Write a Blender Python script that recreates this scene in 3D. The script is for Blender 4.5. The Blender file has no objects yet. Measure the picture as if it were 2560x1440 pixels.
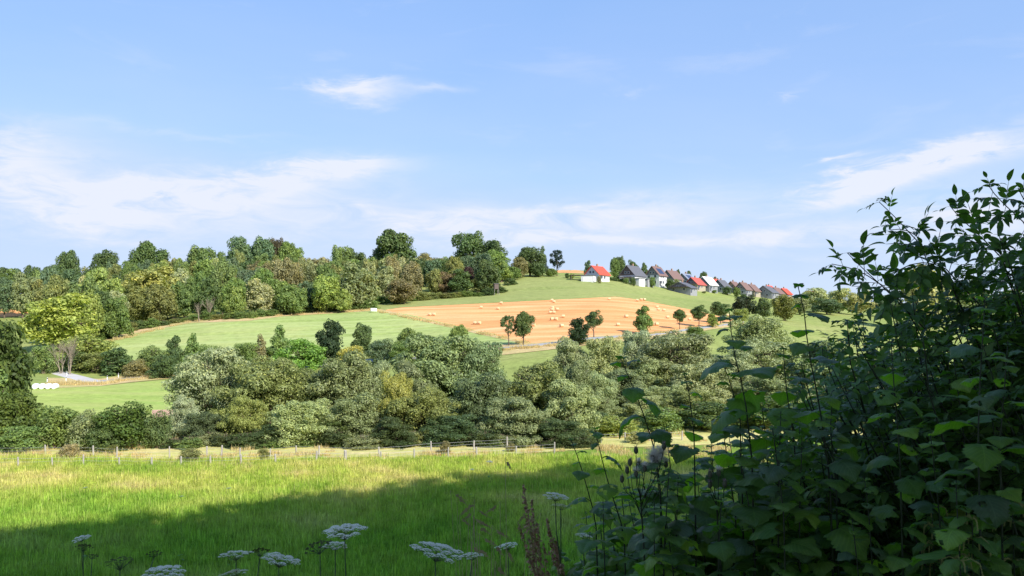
import bpy, math, random
import numpy as np
from mathutils import Vector, Matrix, Euler
R = math.radians
sc = bpy.context.scene
col = sc.collection
random.seed(7)
rng = np.random.default_rng(11)

# ------------------------------------------------------------------ camera
FPX = 1991.0; PITCH = math.atan(120 / FPX)
cam_d = bpy.data.cameras.new('camera'); cam = bpy.data.objects.new('camera', cam_d); col.objects.link(cam)
cam_d.sensor_width = 36; cam_d.lens = 36 * FPX / 2560; cam_d.clip_start = 0.05; cam_d.clip_end = 9000
cam.rotation_euler = (R(90) + PITCH, 0, 0); cam.location = (0, 0, 0)
sc.camera = cam

# ------------------------------------------------------------------ sun and exposure
SUN_EL = 35.0; SUN_BACK = 50.0                    # the sun stands to the right and 50 degrees behind the view's right axis
sd = (math.cos(R(SUN_EL)) * math.cos(R(SUN_BACK)), -math.cos(R(SUN_EL)) * math.sin(R(SUN_BACK)), math.sin(R(SUN_EL)))
SUNV = Vector(sd)
sl = bpy.data.lights.new('sun', 'SUN'); sun = bpy.data.objects.new('sun', sl); col.objects.link(sun)
sl.energy = 4.8; sl.angle = R(0.53); sl.color = (1.0, 0.95, 0.86)
sun.rotation_euler = SUNV.to_track_quat('Z', 'Y').to_euler(); sun.location = (60, -70, 80)
sc.view_settings.view_transform = 'Standard'; sc.view_settings.look = 'None'
sc.view_settings.exposure = 0.6; sc.view_settings.gamma = 1; sc.view_settings.use_curve_mapping = False
sc.cycles.max_bounces = 6; sc.cycles.diffuse_bounces = 3; sc.cycles.transmission_bounces = 4; sc.cycles.glossy_bounces = 2
sc.cycles.transparent_max_bounces = 4
sc.cycles.use_denoising = True

# ------------------------------------------------------------------ sky
W = bpy.data.worlds.new('World'); sc.world = W; W.use_nodes = True
nt = W.node_tree; nt.nodes.clear(); N = nt.nodes; Lk = nt.links
def wm(op, a, b=None, c=None, clamp=False):
    n = N.new('ShaderNodeMath'); n.operation = op; n.use_clamp = clamp
    for i, v in enumerate((a, b, c)):
        if v is None: continue
        if isinstance(v, (int, float)): n.inputs[i].default_value = v
        else: Lk.new(v, n.inputs[i])
    return n.outputs[0]
tc = N.new('ShaderNodeTexCoord'); sep = N.new('ShaderNodeSeparateXYZ'); Lk.new(tc.outputs['Generated'], sep.inputs[0])
sx, sy, sz = sep.outputs
sky = N.new('ShaderNodeTexSky'); sky.sky_type = 'NISHITA'; sky.sun_disc = False
sky.sun_elevation = R(SUN_EL); sky.sun_rotation = math.atan2(sd[0], sd[1]); sky.air_density = 1.0; sky.dust_density = 0.4; sky.ozone_density = 1.5; sky.altitude = 200
# direction -> angles: azimuth / elevation, in units of 1 = 1 radian
az = wm('ARCTAN2', sx, sy); el = wm('ARCSINE', sz)
cmb = N.new('ShaderNodeCombineXYZ'); Lk.new(wm('MULTIPLY', az, 2.2), cmb.inputs[0]); Lk.new(wm('MULTIPLY', el, 8.0), cmb.inputs[1])
def noise(vec, scale, det, rough, dist=0.0, off=0.0):
    n = N.new('ShaderNodeTexNoise'); n.inputs['Scale'].default_value = scale; n.inputs['Detail'].default_value = det
    n.inputs['Roughness'].default_value = rough; n.inputs['Distortion'].default_value = dist
    mp = N.new('ShaderNodeMapping'); mp.inputs['Location'].default_value = (off, off * .7, 0); Lk.new(vec, mp.inputs[0]); Lk.new(mp.outputs[0], n.inputs['Vector'])
    return n.outputs['Fac']
n1 = noise(cmb.outputs[0], 2.0, 7, 0.60, 0.5, 3.1)
n2 = noise(cmb.outputs[0], 6.5, 8, 0.62, 0.7, 9.3)
n3 = noise(cmb.outputs[0], 1.1, 5, 0.55, 0.3, 14.0)
azw = wm('ADD', az, wm('MULTIPLY', wm('SUBTRACT', n2, 0.5), 0.16))
elw = wm('ADD', el, wm('MULTIPLY', wm('SUBTRACT', n1, 0.5), 0.075))
def blob(u, v, wu, wv, rot, amp):
    a0 = math.atan((u - 1280) / FPX); e0 = math.atan((840 - v) / FPX) * math.cos(a0)
    da = wm('SUBTRACT', azw, a0); de = wm('SUBTRACT', elw, e0); c, s = math.cos(R(rot)), math.sin(R(rot))
    p = wm('DIVIDE', wm('ADD', wm('MULTIPLY', da, c), wm('MULTIPLY', de, s)), wu / FPX)
    q = wm('DIVIDE', wm('SUBTRACT', wm('MULTIPLY', de, c), wm('MULTIPLY', da, s)), wv / FPX)
    r2 = wm('ADD', wm('MULTIPLY', p, p), wm('MULTIPLY', q, q))
    return wm('MULTIPLY', wm('EXPONENT', wm('MULTIPLY', r2, -1.0)), amp)
BL = [(900, 215, 110, 22, 3, .62), (1090, 212, 60, 9, 2, .28), (940, 190, 50, 9, 10, .3), (760, 425, 100, 32, 8, .55), (905, 415, 120, 18, 4, .5), (560, 480, 330, 45, 6, .42),
      (230, 560, 170, 36, -3, .55), (60, 350, 160, 32, 0, .35), (20, 430, 120, 60, 0, .35), (300, 480, 260, 50, 0, .3), (2380, 395, 200, 34, 12, .72), (2200, 450, 240, 36, 14, .4), (2130, 385, 45, 8, 8, .4),
      (1560, 530, 280, 30, 5, .45), (1150, 545, 230, 36, -4, .45), (1900, 590, 300, 26, 0, .5), (1420, 600, 260, 26, 0, .45), (2500, 560, 200, 80, 0, .4), (1985, 228, 26, 14, 30, .2), (1600, 215, 40, 8, 5, .1), (440, 330, 230, 8, 3, .12), (700, 560, 400, 60, 0, .25)]
acc = None
for b in BL:
    o = blob(*b); acc = o if acc is None else wm('ADD', acc, o)
tex = wm('MAXIMUM', wm('ADD', wm('MULTIPLY', n2, 4.2), -1.15), 0.0)
cl = wm('MULTIPLY', wm('MULTIPLY', acc, tex), 1.3)
# thin veil that thickens towards the horizon all the way round
veil = wm('MULTIPLY', wm('EXPONENT', wm('MULTIPLY', el, -6.5)), wm('ADD', wm('MULTIPLY', n3, 1.5), -0.35))
gen = wm('MULTIPLY', wm('SUBTRACT', n1, 0.56, clamp=True), 0.9)
tot = wm('ADD', wm('ADD', cl, veil), gen)
tot = wm('MINIMUM', tot, 0.93, clamp=True)
def cmix(f, a, b, mode='MIX'):
    n = N.new('ShaderNodeMix'); n.data_type = 'RGBA'; n.blend_type = mode
    for k, v in ((0, f), (6, a), (7, b)):
        if isinstance(v, (int, float)): n.inputs[k].default_value = v
        elif isinstance(v, tuple): n.inputs[k].default_value = (*v, 1)
        else: Lk.new(v, n.inputs[k])
    return n.outputs[2]
low = wm('EXPONENT', wm('MULTIPLY', wm('MAXIMUM', el, 0.0), -4.2))
base = cmix(low, (1.75, 3.30, 6.45), (4.0, 4.95, 6.25))
nish = cmix(1.0, cmix(1.0, sky.outputs[0], (1.1, 1.2, 1.4), 'MULTIPLY'), (4.1, 5.1, 6.6), 'DARKEN')
skyc = cmix(0.72, nish, base)
final = cmix(tot, skyc, (5.35, 5.6, 6.35))
bg = N.new('ShaderNodeBackground'); bg.inputs['Strength'].default_value = 0.105
Lk.new(final, bg.inputs['Color'])
wo = N.new('ShaderNodeOutputWorld'); Lk.new(bg.outputs[0], wo.inputs[0])

# ------------------------------------------------------------------ pixel <-> place
cp, sp = math.cos(PITCH), math.sin(PITCH)
def ray(u, v):
    x = (u - 1280) / FPX; y = (720 - v) / FPX           # camera space, looking along -Z
    return np.array([x, cp - y * sp, sp + y * cp]) / (cp - y * sp)   # scaled so that Y = 1
def P(u, v, Y): return Vector(ray(u, v) * Y)
PROF = {  # picture column: (distance, picture row of the ground)
 -700: [(150,965),(200,880),(300,800),(420,750),(600,740),(1000,770)],
 0:    [(140,965),(165,935),(200,885),(250,835),(300,785),(350,748),(420,735),(600,738),(1000,765)],
 250:  [(140,975),(165,946),(185,908),(200,885),(215,860),(260,815),(320,770),(400,735),(600,732),(1000,765)],
 600:  [(140,985),(165,942),(185,895),(210,850),(240,800),(300,765),(360,730),(420,705),(600,700),(1000,750)],
 940:  [(140,985),(165,928),(185,885),(215,830),(250,778),(300,755),(360,720),(420,690),(600,690),(1000,740)],
 1250: [(135,960),(150,905),(165,872),(180,852),(210,815),(250,775),(282,748),(300,735),(340,700),(360,690),(420,680),(520,690),(1000,740)],
 1400: [(135,955),(150,895),(165,866),(180,848),(282,745),(330,702),(360,688),(420,680),(500,670),(620,690),(1000,740)],
 1540: [(135,950),(150,890),(165,862),(185,840),(285,742),(335,706),(350,699),(420,684),(520,680),(1000,740)],
 1700: [(130,960),(150,895),(200,828),(240,797),(285,766),(330,746),(360,732),(400,709),(450,703),(600,710),(1000,745)],
 1850: [(130,970),(160,890),(235,807),(260,791),(300,774),(360,758),(420,742),(480,732),(600,735),(1000,750)],
 2000: [(130,980),(170,890),(240,817),(300,787),(380,766),(470,752),(600,747),(1000,752)],
 2250: [(130,990),(180,900),(240,840),(300,805),(400,782),(600,768),(1000,765)],
 3300: [(130,990),(180,900),(240,840),(300,805),(400,782),(600,768),(1000,765)]}
YT = np.concatenate([np.arange(100, 700, 2.0)]); 
UT = np.arange(-700, 3301, 20.0)
tab = np.zeros((len(UT), len(YT)))
us = sorted(PROF)
colz = []
for u in us:
    pr = PROF[u]; ys = [100] + [p[0] for p in pr]; zs = [-11.5] + [ray(1280, p[1])[2] * p[0] for p in pr]
    colz.append(np.interp(YT, ys, zs))
colz = np.array(colz)
for j in range(len(YT)): tab[:, j] = np.interp(UT, us, colz[:, j])
def gsm(a, s, ax):
    k = np.arange(-int(3 * s), int(3 * s) + 1); w = np.exp(-k ** 2 / (2 * s * s)); w /= w.sum()
    pad = [(0, 0), (0, 0)]; pad[ax] = (len(k) // 2, len(k) // 2)
    return np.apply_along_axis(lambda r: np.convolve(r, w, 'valid'), ax, np.pad(a, pad, mode='edge'))
tab = gsm(gsm(tab, 2.2, 1), 3.0, 0)
def terr(X, Y):
    X = np.asarray(X, float); Y = np.asarray(Y, float)
    a = X / np.maximum(Y, 30.0) * FPX * cp + 1280
    fu = np.clip((a - UT[0]) / 20, 0, len(UT) - 1.001); fy = np.clip((Y - 100) / 2, 0, len(YT) - 1.001)
    i = fu.astype(int); j = fy.astype(int); du = fu - i; dy = fy - j
    z = (tab[i, j] * (1 - du) * (1 - dy) + tab[i + 1, j] * du * (1 - dy) + tab[i, j + 1] * (1 - du) * dy + tab[i + 1, j + 1] * du * dy)
    z = np.where(Y > 700, z - (Y - 700) * 0.006, z)
    bank = np.clip(-1.6 - 0.45 * (Y - 2.0), -11.5, -1.6)
    soft = -11.5 + 9.9 / (1 + np.exp((Y - 12.5) / 2.6))
    bank = np.minimum(bank, -1.6) * 0.8 + np.minimum(soft, -1.6) * 0.2
    z = np.where(Y < 100, np.where(Y < 40, bank, -11.5), z)
    near = np.clip((Y - 30) / 30, 0, 1)
    z = z + near * (0.16 * np.sin(X * 0.11 + 1.3) * np.cos(Y * 0.09) + 0.05 * np.sin(X * .31 + Y * .27))
    return z
def gz(X, Y): return float(terr(X, Y))
MY = np.arange(32, 900, 0.5)
def G(u, v):
    r = ray(u, v); zz = r[2] * MY; t = terr(r[0] * MY, MY); k = np.argmax(zz < t)
    if not (zz < t).any(): k = len(MY) - 1
    if k > 0:
        d0 = zz[k - 1] - t[k - 1]; d1 = zz[k] - t[k]; f = d0 / (d0 - d1 + 1e-9); Yv = MY[k - 1] + 0.5 * f
    else: Yv = MY[0]
    return Vector((r[0] * Yv, Yv, gz(r[0] * Yv, Yv)))
def GY(u, Y):
    X = (u - 1280) / FPX / cp * Y
    return Vector((X, Y, gz(X, Y)))

# ------------------------------------------------------------------ helpers: meshes, objects, tags
def mesh(name, V, F, mats=(), smooth=False, uv=None, mi=None):
    m = bpy.data.meshes.new(name); V = np.asarray(V, np.float32)
    if isinstance(F, np.ndarray):
        k = F.shape[1]; m.vertices.add(len(V)); m.vertices.foreach_set('co', V.ravel())
        m.loops.add(F.size); m.loops.foreach_set('vertex_index', F.ravel().astype(np.int32))
        m.polygons.add(len(F)); m.polygons.foreach_set('loop_start', np.arange(0, F.size, k, dtype=np.int32))
        m.polygons.foreach_set('loop_total', np.full(len(F), k, np.int32)); m.update(calc_edges=True)
    else: m.from_pydata([tuple(map(float, v)) for v in V], [], F)
    if smooth: m.polygons.foreach_set('use_smooth', np.ones(len(m.polygons), bool))
    if uv is not None:
        lay = m.uv_layers.new(name='UVMap'); li = np.zeros(len(m.loops), np.int32); m.loops.foreach_get('vertex_index', li)
        lay.data.foreach_set('uv', np.asarray(uv, np.float32)[li].ravel())
    if mi is not None: m.polygons.foreach_set('material_index', np.asarray(mi, np.int32))
    for t in mats: m.materials.append(t)
    m.update(); return m
class MB:
    def __init__(s): s.V = []; s.F = []; s.M = []; s.UV = []
    def add(s, V, F, m=0, uv=None):
        b = len(s.V); s.V += [tuple(v) for v in V]; s.F += [tuple(i + b for i in f) for f in F]; s.M += [m] * len(F)
        s.UV += list(uv) if uv is not None else [(0.5, 0.5)] * len(V)
    def box(s, c, d, m=0, rot=0.0, taper=1.0):
        x, y, z = [k / 2 for k in d]; cr, sr = math.cos(rot), math.sin(rot); vs = []
        for k in (-1, 1):
            t = taper if k > 0 else 1
            for (i, j) in ((-1, -1), (1, -1), (1, 1), (-1, 1)):
                a, b = i * x * t, j * y * t; vs.append((c[0] + a * cr - b * sr, c[1] + a * sr + b * cr, c[2] + k * z))
        s.add(vs, [(0, 3, 2, 1), (4, 5, 6, 7), (0, 1, 5, 4), (1, 2, 6, 5), (2, 3, 7, 6), (3, 0, 4, 7)], m)
    def tube(s, pts, rad, n=5, m=0, cap=True):
        pts = [Vector(p) for p in pts]; V = []; F = []
        if not hasattr(rad, '__len__'): rad = [rad] * len(pts)
        for i, p in enumerate(pts):
            d = (pts[min(i + 1, len(pts) - 1)] - pts[max(i - 1, 0)]); d = d.normalized() if d.length > 1e-9 else Vector((0, 0, 1))
            a = d.cross(Vector((0.31, 0.87, 0.12)) if abs(d.y) < .9 else Vector((1, 0, 0))).normalized(); b = d.cross(a)
            for k in range(n):
                t = 2 * math.pi * k / n; V.append(p + (a * math.cos(t) + b * math.sin(t)) * rad[i])
        for i in range(len(pts) - 1):
            for k in range(n):
                k2 = (k + 1) % n; F.append((i * n + k, i * n + k2, (i + 1) * n + k2, (i + 1) * n + k))
        if cap: F.append(tuple(range(n - 1, -1, -1))); F.append(tuple((len(pts) - 1) * n + k for k in range(n)))
        s.add(V, F, m)
    def mesh(s, name, mats=(), smooth=False): return mesh(name, s.V, s.F, mats, smooth, uv=s.UV, mi=s.M)
def ob(name, me, parent=None, loc=None, color=None, M=None):
    o = bpy.data.objects.new(name, me); col.objects.link(o)
    if parent: o.parent = parent
    if loc is not None: o.location = loc
    if M is not None: o.matrix_basis = M
    if color is not None: o.color = (*color, 1)
    return o
def tag(o, label=None, cat=None, group=None, kind=None):
    if label: o['label'] = label
    if cat: o['category'] = cat
    if group: o['group'] = group
    if kind: o['kind'] = kind
    return o
def empty(name, loc, rz=0, label=None, cat=None, group=None):
    o = bpy.data.objects.new(name, None); col.objects.link(o); o.location = loc; o.rotation_euler = (0, 0, rz); o.empty_display_size = .2
    return tag(o, label, cat, group)
LAB = []   # (object, template, picture column): look-alikes get an ordinal from the left
def later(o, templ, u): LAB.append((o, templ, u))
ORD = ['leftmost', 'second from left', 'third from left', 'fourth from left', 'fifth from left', 'sixth from left', 'seventh from left', 'eighth from left', 'ninth from left', 'tenth from left', 'eleventh from left', 'twelfth from left']
def resolve_labels():
    d = {}
    for o, t, u in LAB: d.setdefault(t, []).append((u, o))
    for t, L in d.items():
        L.sort(key=lambda q: q[0]); n = len(L)
        for i, (u, o) in enumerate(L):
            if n == 1: o['label'] = t
            elif n == 2: o['label'] = ('left of two: ', 'right of two: ')[i] + t
            else: o['label'] = (ORD[i] if i < n - 1 and i < 12 else ('rightmost' if i == n - 1 else 'one')) + ': ' + t

# ------------------------------------------------------------------ materials
def mat(name):
    m = bpy.data.materials.new(name); m.use_nodes = True; t = m.node_tree; t.nodes.clear()
    o = t.nodes.new('ShaderNodeOutputMaterial'); return m, t, o
def nd(t, ty, **k):
    n = t.nodes.new(ty)
    for a, b in k.items(): setattr(n, a, b)
    return n
def mixc(t, f, a, b, mode='MIX'):
    n = nd(t, 'ShaderNodeMix', data_type='RGBA', blend_type=mode)
    for i, v in ((0, f), (6, a), (7, b)):
        if isinstance(v, (int, float)): n.inputs[i].default_value = v
        elif isinstance(v, tuple): n.inputs[i].default_value = (*v, 1) if len(v) == 3 else v
        else: t.links.new(v, n.inputs[i])
    return n.outputs[2]
def ramp(t, f, stops):
    r = nd(t, 'ShaderNodeValToRGB'); e = r.color_ramp.elements
    while len(e) < len(stops): e.new(0.5)
    for k, (p, c) in enumerate(stops): e[k].position = p; e[k].color = (*c, 1) if isinstance(c, tuple) else (c, c, c, 1)
    t.links.new(f, r.inputs[0]); return r.outputs[0]
def tnoise(t, scale, det=4, rough=.55, vec=None, mapping=None, obj=False, dist=0):
    n = nd(t, 'ShaderNodeTexNoise'); n.inputs['Scale'].default_value = scale; n.inputs['Detail'].default_value = det; n.inputs['Roughness'].default_value = rough; n.inputs['Distortion'].default_value = dist
    if vec is None:
        if obj: vec = nd(t, 'ShaderNodeTexCoord').outputs['Object']
        else: vec = nd(t, 'ShaderNodeNewGeometry').outputs['Position']
    if mapping:
        m = nd(t, 'ShaderNodeMapping'); m.inputs['Rotation'].default_value = (0, 0, mapping[0]); m.inputs['Scale'].default_value = mapping[1]; t.links.new(vec, m.inputs[0]); vec = m.outputs[0]
    t.links.new(vec, n.inputs['Vector']); return n.outputs['Fac']
def bsdf(t, o, c, rough=.8, spec=.2, bump=None, metal=0.0):
    b = nd(t, 'ShaderNodeBsdfPrincipled'); b.inputs['Roughness'].default_value = rough; b.inputs['Specular IOR Level'].default_value = spec; b.inputs['Metallic'].default_value = metal
    if isinstance(c, tuple): b.inputs['Base Color'].default_value = (*c, 1)
    else: t.links.new(c, b.inputs['Base Color'])
    if bump is not None:
        bp = nd(t, 'ShaderNodeBump'); bp.inputs['Strength'].default_value = bump[1]; bp.inputs['Distance'].default_value = bump[2]; t.links.new(bump[0], bp.inputs['Height']); t.links.new(bp.outputs[0], b.inputs['Normal'])
    if o is not None: t.links.new(b.outputs[0], o.inputs[0])
    return b
def simple(name, c, var=.15, scale=3, rough=.8, spec=.2, bump=0.0):
    m, t, o = mat(name); f = tnoise(t, scale, 5, .6, obj=True)
    lo = tuple(k * (1 - var) for k in c); hi = tuple(min(1, k * (1 + var)) for k in c)
    bsdf(t, o, ramp(t, f, [(.3, lo), (.7, hi)]), rough, spec, (f, bump, .02) if bump else None); return m
def leafmat(name, use_obj=True, base=(.06, .1, .03), trans=.35, rough=.55, spec=.25, var=.35, veins=False, warm=(.9, 1.0, .25), clump=0.0):
    m, t, o = mat(name)
    if use_obj: c = nd(t, 'ShaderNodeObjectInfo').outputs['Color']
    else:
        rgb = nd(t, 'ShaderNodeRGB'); rgb.outputs[0].default_value = (*base, 1); c = rgb.outputs[0]
    g = nd(t, 'ShaderNodeNewGeometry')
    v = ramp(t, g.outputs['Random Per Island'], [(0, 1 - var), (1, 1 + var)])
    c = mixc(t, 1.0, c, v, 'MULTIPLY')
    yv = ramp(t, g.outputs['Random Per Island'], [(.0, 0.0), (.8, 0.0), (1.0, 0.35)])
    c = mixc(t, yv, c, mixc(t, 1.0, c, (1.7, 1.35, .6), 'MULTIPLY'))
    if clump:
        f = tnoise(t, .55, 3, .6, obj=True); c = mixc(t, ramp(t, f, [(.35, 0.0), (.65, clump)]), c, mixc(t, 1.0, c, (1.5, 1.25, .7), 'MULTIPLY'))
    bump = None
    if veins:
        uvn = nd(t, 'ShaderNodeUVMap'); s = nd(t, 'ShaderNodeSeparateXYZ'); t.links.new(uvn.outputs[0], s.inputs[0])
        def mth(op, a, b=None):
            n = nd(t, 'ShaderNodeMath', operation=op)
            for i, q in enumerate((a, b)):
                if q is None: continue
                if isinstance(q, (int, float)): n.inputs[i].default_value = q
                else: t.links.new(q, n.inputs[i])
            return n.outputs[0]
        ax = mth('ABSOLUTE', mth('SUBTRACT', s.outputs[0], .5))
        k = mth('SUBTRACT', mth('MULTIPLY', s.outputs[1], 9.0), mth('MULTIPLY', ax, 6.0))
        side = mth('POWER', mth('ABSOLUTE', mth('SINE', mth('MULTIPLY', k, math.pi))), 7.0)
        side = mth('SUBTRACT', 1.0, mth('POWER', mth('ABSOLUTE', mth('SINE', mth('MULTIPLY', k, math.pi))), .35))
        mid = mth('LESS_THAN', ax, .018)
        ve = mth('MAXIMUM', side, mid)
        c = mixc(t, mth('MULTIPLY', ve, .55), c, mixc(t, 1.0, c, (1.6, 1.5, 1.5), 'MULTIPLY'))
        fine = tnoise(t, 60, 3, .6, vec=uvn.outputs[0])
        c = mixc(t, fine, mixc(t, 1.0, c, (.75, .78, .75), 'MULTIPLY'), mixc(t, 1.0, c, (1.25, 1.2, 1.2), 'MULTIPLY'))
        bump = (mth('ADD', mth('MULTIPLY', ve, -1.0), mth('MULTIPLY', fine, .6)), .35, .003)
    b = bsdf(t, None, c, rough, spec, bump)
    tr = nd(t, 'ShaderNodeBsdfTranslucent'); t.links.new(mixc(t, 1.0, c, tuple(k * 1.7 for k in warm), 'MULTIPLY'), tr.inputs[0])
    mxs = nd(t, 'ShaderNodeMixShader'); mxs.inputs[0].default_value = trans
    t.links.new(b.outputs[0], mxs.inputs[1]); t.links.new(tr.outputs[0], mxs.inputs[2]); t.links.new(mxs.outputs[0], o.inputs[0])
    return m
M_LEAF = leafmat('tree_foliage', trans=.26, clump=.5)
M_WILLOW = leafmat('willow_foliage', trans=.2, rough=.5, spec=.35, var=.3, warm=(.9, 1, .5), clump=.08)
M_BROAD = leafmat('broad_leaf', trans=.42, rough=.42, spec=.35, var=.12, veins=True, warm=(.8, 1.25, .15))
M_PINN = leafmat('shrub_leaflet', trans=.35, rough=.45, spec=.35, var=.2, warm=(.85, 1.2, .2))
M_GRASS = leafmat('grass_blade', use_obj=False, base=(.115, .21, .022), trans=.35, rough=.6, spec=.15, var=.3, warm=(1.0, 1.1, .2))
M_BARK = simple('bark', (.13, .10, .075), .35, 6, .9, .1, .5)
M_BARK_PALE = simple('dead_branch_bark', (.30, .25, .19), .25, 4, .9, .1, .4)
M_STEM = simple('green_stem', (.032, .045, .018), .25, 20, .6, .3)
M_POST = simple('weathered_post_wood', (.36, .33, .30), .25, 9, .9, .1, .4)
M_WIRE = simple('fence_wire', (.3, .3, .3), .1, 2, .5, .5)

def grassmat(name, a, b, c2, s1=.06, s2=1.1, stripes=None):
    m, t, o = mat(name)
    f1 = tnoise(t, s1, 5, .6); f2 = tnoise(t, s2, 6, .7)
    c = ramp(t, f1, [(.32, a), (.5, b), (.68, c2)])
    c = mixc(t, 1.0, c, ramp(t, f2, [(.25, .68), (.75, 1.28)]), 'MULTIPLY'); c = mixc(t, 1.0, c, ramp(t, tnoise(t, .25, 5, .7), [(.3, .85), (.7, 1.12)]), 'MULTIPLY')
    if stripes:
        f4 = tnoise(t, 1.0, 2, .5, mapping=(stripes[0] + .1, (.004, .9, .1))); c = mixc(t, ramp(t, f4, [(.55, 0.0), (.63, .35)]), c, mixc(t, 1.0, c, (.72, .78, .7), 'MULTIPLY'))
        f3 = tnoise(t, 1.0, 4, .6, mapping=(stripes[0], stripes[1])); c = mixc(t, ramp(t, f3, [(.4, 0.0), (.62, stripes[3])]), c, stripes[2])
    bsdf(t, o, c, .95, .05, (f2, .6, .15)); return m
M_BASE = grassmat('pasture_ground', (.23, .28, .08), (.27, .31, .09), (.33, .34, .12), .03, .8)
M_HILLP = grassmat('hill_pasture', (.235, .28, .085), (.265, .30, .095), (.32, .33, .115), .025, .5, (0.12, (.012, .12, .1), (.29, .31, .11), .7))
M_FIELD = grassmat('green_field', (.27, .35, .10), (.32, .385, .12), (.40, .41, .15), .03, .6, (0.15, (.012, .25, .1), (.40, .45, .18), .75))
M_LOWP = grassmat('lower_pasture', (.28, .38, .09), (.33, .41, .10), (.36, .42, .11), .05, .9, (0.1, (.02, .25, .1), (.40, .42, .14), .6))
M_MEAD = grassmat('meadow_soil', (.13, .22, .035), (.18, .26, .04), (.30, .30, .08), .13, 1.6)
M_MOWN = grassmat('mown_meadow', (.46, .46, .14), (.60, .52, .19), (.70, .57, .26), .10, 1.5, (0.04, (.05, .75, .1), (.44, .44, .14), .8))
M_DRYV = grassmat('dry_verge', (.40, .36, .13), (.52, .40, .19), (.60, .42, .24), .12, 1.2)
M_SOIL = grassmat('bare_soil', (.50, .30, .20), (.56, .35, .24), (.60, .38, .27), .2, 2)
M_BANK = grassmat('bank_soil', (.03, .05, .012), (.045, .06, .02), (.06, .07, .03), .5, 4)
def haymat():
    m, t, o = mat('stubble')
    f1 = tnoise(t, 1.0, 5, .65, mapping=(0.10, (.018, .17, .1))); f2 = tnoise(t, 1.6, 6, .7); f3 = tnoise(t, 1.0, 3, .5, mapping=(0.10, (.006, .42, .1)))
    c = ramp(t, f1, [(.30, (.64, .26, .10)), (.46, (.78, .36, .145)), (.60, (.88, .47, .22)), (.8, (.95, .60, .33))])
    c = mixc(t, 1.0, c, ramp(t, f2, [(.25, .78), (.75, 1.10)]), 'MULTIPLY')
    c = mixc(t, ramp(t, f3, [(.45, 0.0), (.6, .35)]), c, (.62, .28, .10)); f4 = tnoise(t, 1.0, 2, .5, mapping=(0.10, (.004, 1.1, .1))); c = mixc(t, ramp(t, f4, [(.56, 0.0), (.64, .28)]), c, (.60, .27, .10)); f5 = tnoise(t, .05, 5, .65); c = mixc(t, 1.0, c, ramp(t, f5, [(.3, .86), (.7, 1.06)]), 'MULTIPLY')
    bsdf(t, o, c, .95, .05, (f2, .4, .08)); return m
M_HAY = haymat()
M_ROAD = simple('asphalt', (.34, .34, .35), .10, .3, .9, .2)
M_LANE = simple('pale_lane', (.50, .47, .45), .10, .3, .9, .2)

# ------------------------------------------------------------------ terrain
rowsY = np.concatenate([np.arange(-90, -10, 10), np.arange(-10, 30, 1.0), np.arange(30, 130, 2.0), np.arange(130, 500, 2.5), np.geomspace(500, 6000, 50)])
colsA = np.linspace(-1.7, 1.7, 260)
A, YY = np.meshgrid(colsA, rowsY); XX = A * np.maximum(YY, 45.0)
ZZ = terr(XX, YY)
nr, nc = A.shape
idx = np.arange(nr * nc).reshape(nr, nc)
F = np.stack([idx[:-1, :-1], idx[:-1, 1:], idx[1:, 1:], idx[1:, :-1]], -1).reshape(-1, 4)
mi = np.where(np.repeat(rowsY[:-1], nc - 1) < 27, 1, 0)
g = ob('ground', mesh('ground', np.stack([XX, YY, ZZ], -1).reshape(-1, 3), F, (M_BASE, M_BANK), True, mi=mi)); tag(g, kind='structure')

def strip(name, top, bot, m, off=.08, nu=None, nv=None, sub=8.0, kind='structure'):
    tu = [p[0] for p in top]; tv = [p[1] for p in top]; bu = [p[0] for p in bot]; bv = [p[1] for p in bot]
    u0 = max(min(tu), min(bu)); u1 = min(max(tu), max(bu)); nu = nu or int((u1 - u0) / sub) + 2; nv = nv or 24
    V = []
    for a in np.linspace(u0, u1, nu):
        pt = G(a, np.interp(a, tu, tv)); pb = G(a, max(np.interp(a, bu, bv), np.interp(a, tu, tv) + .05))
        for s in np.linspace(0, 1, nv):
            Yv = pb.y + (pt.y - pb.y) * s; Xv = pb.x + (pt.x - pb.x) * s
            V.append((Xv, Yv, gz(Xv, Yv) + off * min(1, 6 * s + .0) * min(1, 6 * (1 - s))if off > .1 else gz(Xv, Yv) + off))
    ii = np.arange(nu * nv).reshape(nu, nv)
    F = np.stack([ii[:-1, :-1], ii[1:, :-1], ii[1:, 1:], ii[:-1, 1:]], -1).reshape(-1, 4)
    return tag(ob(name, mesh(name, V, F, (m,), True)), kind=kind)
strip('green_field', [(240, 858), (330, 829), (480, 803), (620, 799), (700, 789), (930, 777), (960, 770), (1200, 830), (1345, 862)],
      [(240, 905), (600, 903), (1250, 872), (1345, 864)], M_FIELD, .06)
strip('hill_pasture', [(935, 762), (1100, 748), (1240, 737), (1292, 697), (1400, 688), (1460, 696), (1560, 706), (1650, 722), (1720, 736), (1850, 748)],
      [(935, 776), (965, 775), (1000, 769), (1540, 742), (1600, 750), (1740, 777), (1850, 803)], M_HILLP, .06)
strip('stubble_field', [(965, 775), (1000, 769), (1200, 757), (1400, 745), (1540, 740), (1600, 748), (1740, 775), (1835, 800)],
      [(965, 777), (1100, 807), (1200, 830), (1260, 846), (1335, 860), (1400, 853), (1640, 833), (1750, 817), (1835, 802)], M_HAY, .12, sub=6)
strip('field_edge', [(940, 772), (965, 776), (1100, 808), (1200, 831), (1335, 861)], [(940, 778), (965, 782), (1100, 814), (1200, 837), (1335, 865)], M_DRYV, .09, nv=4)
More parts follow.
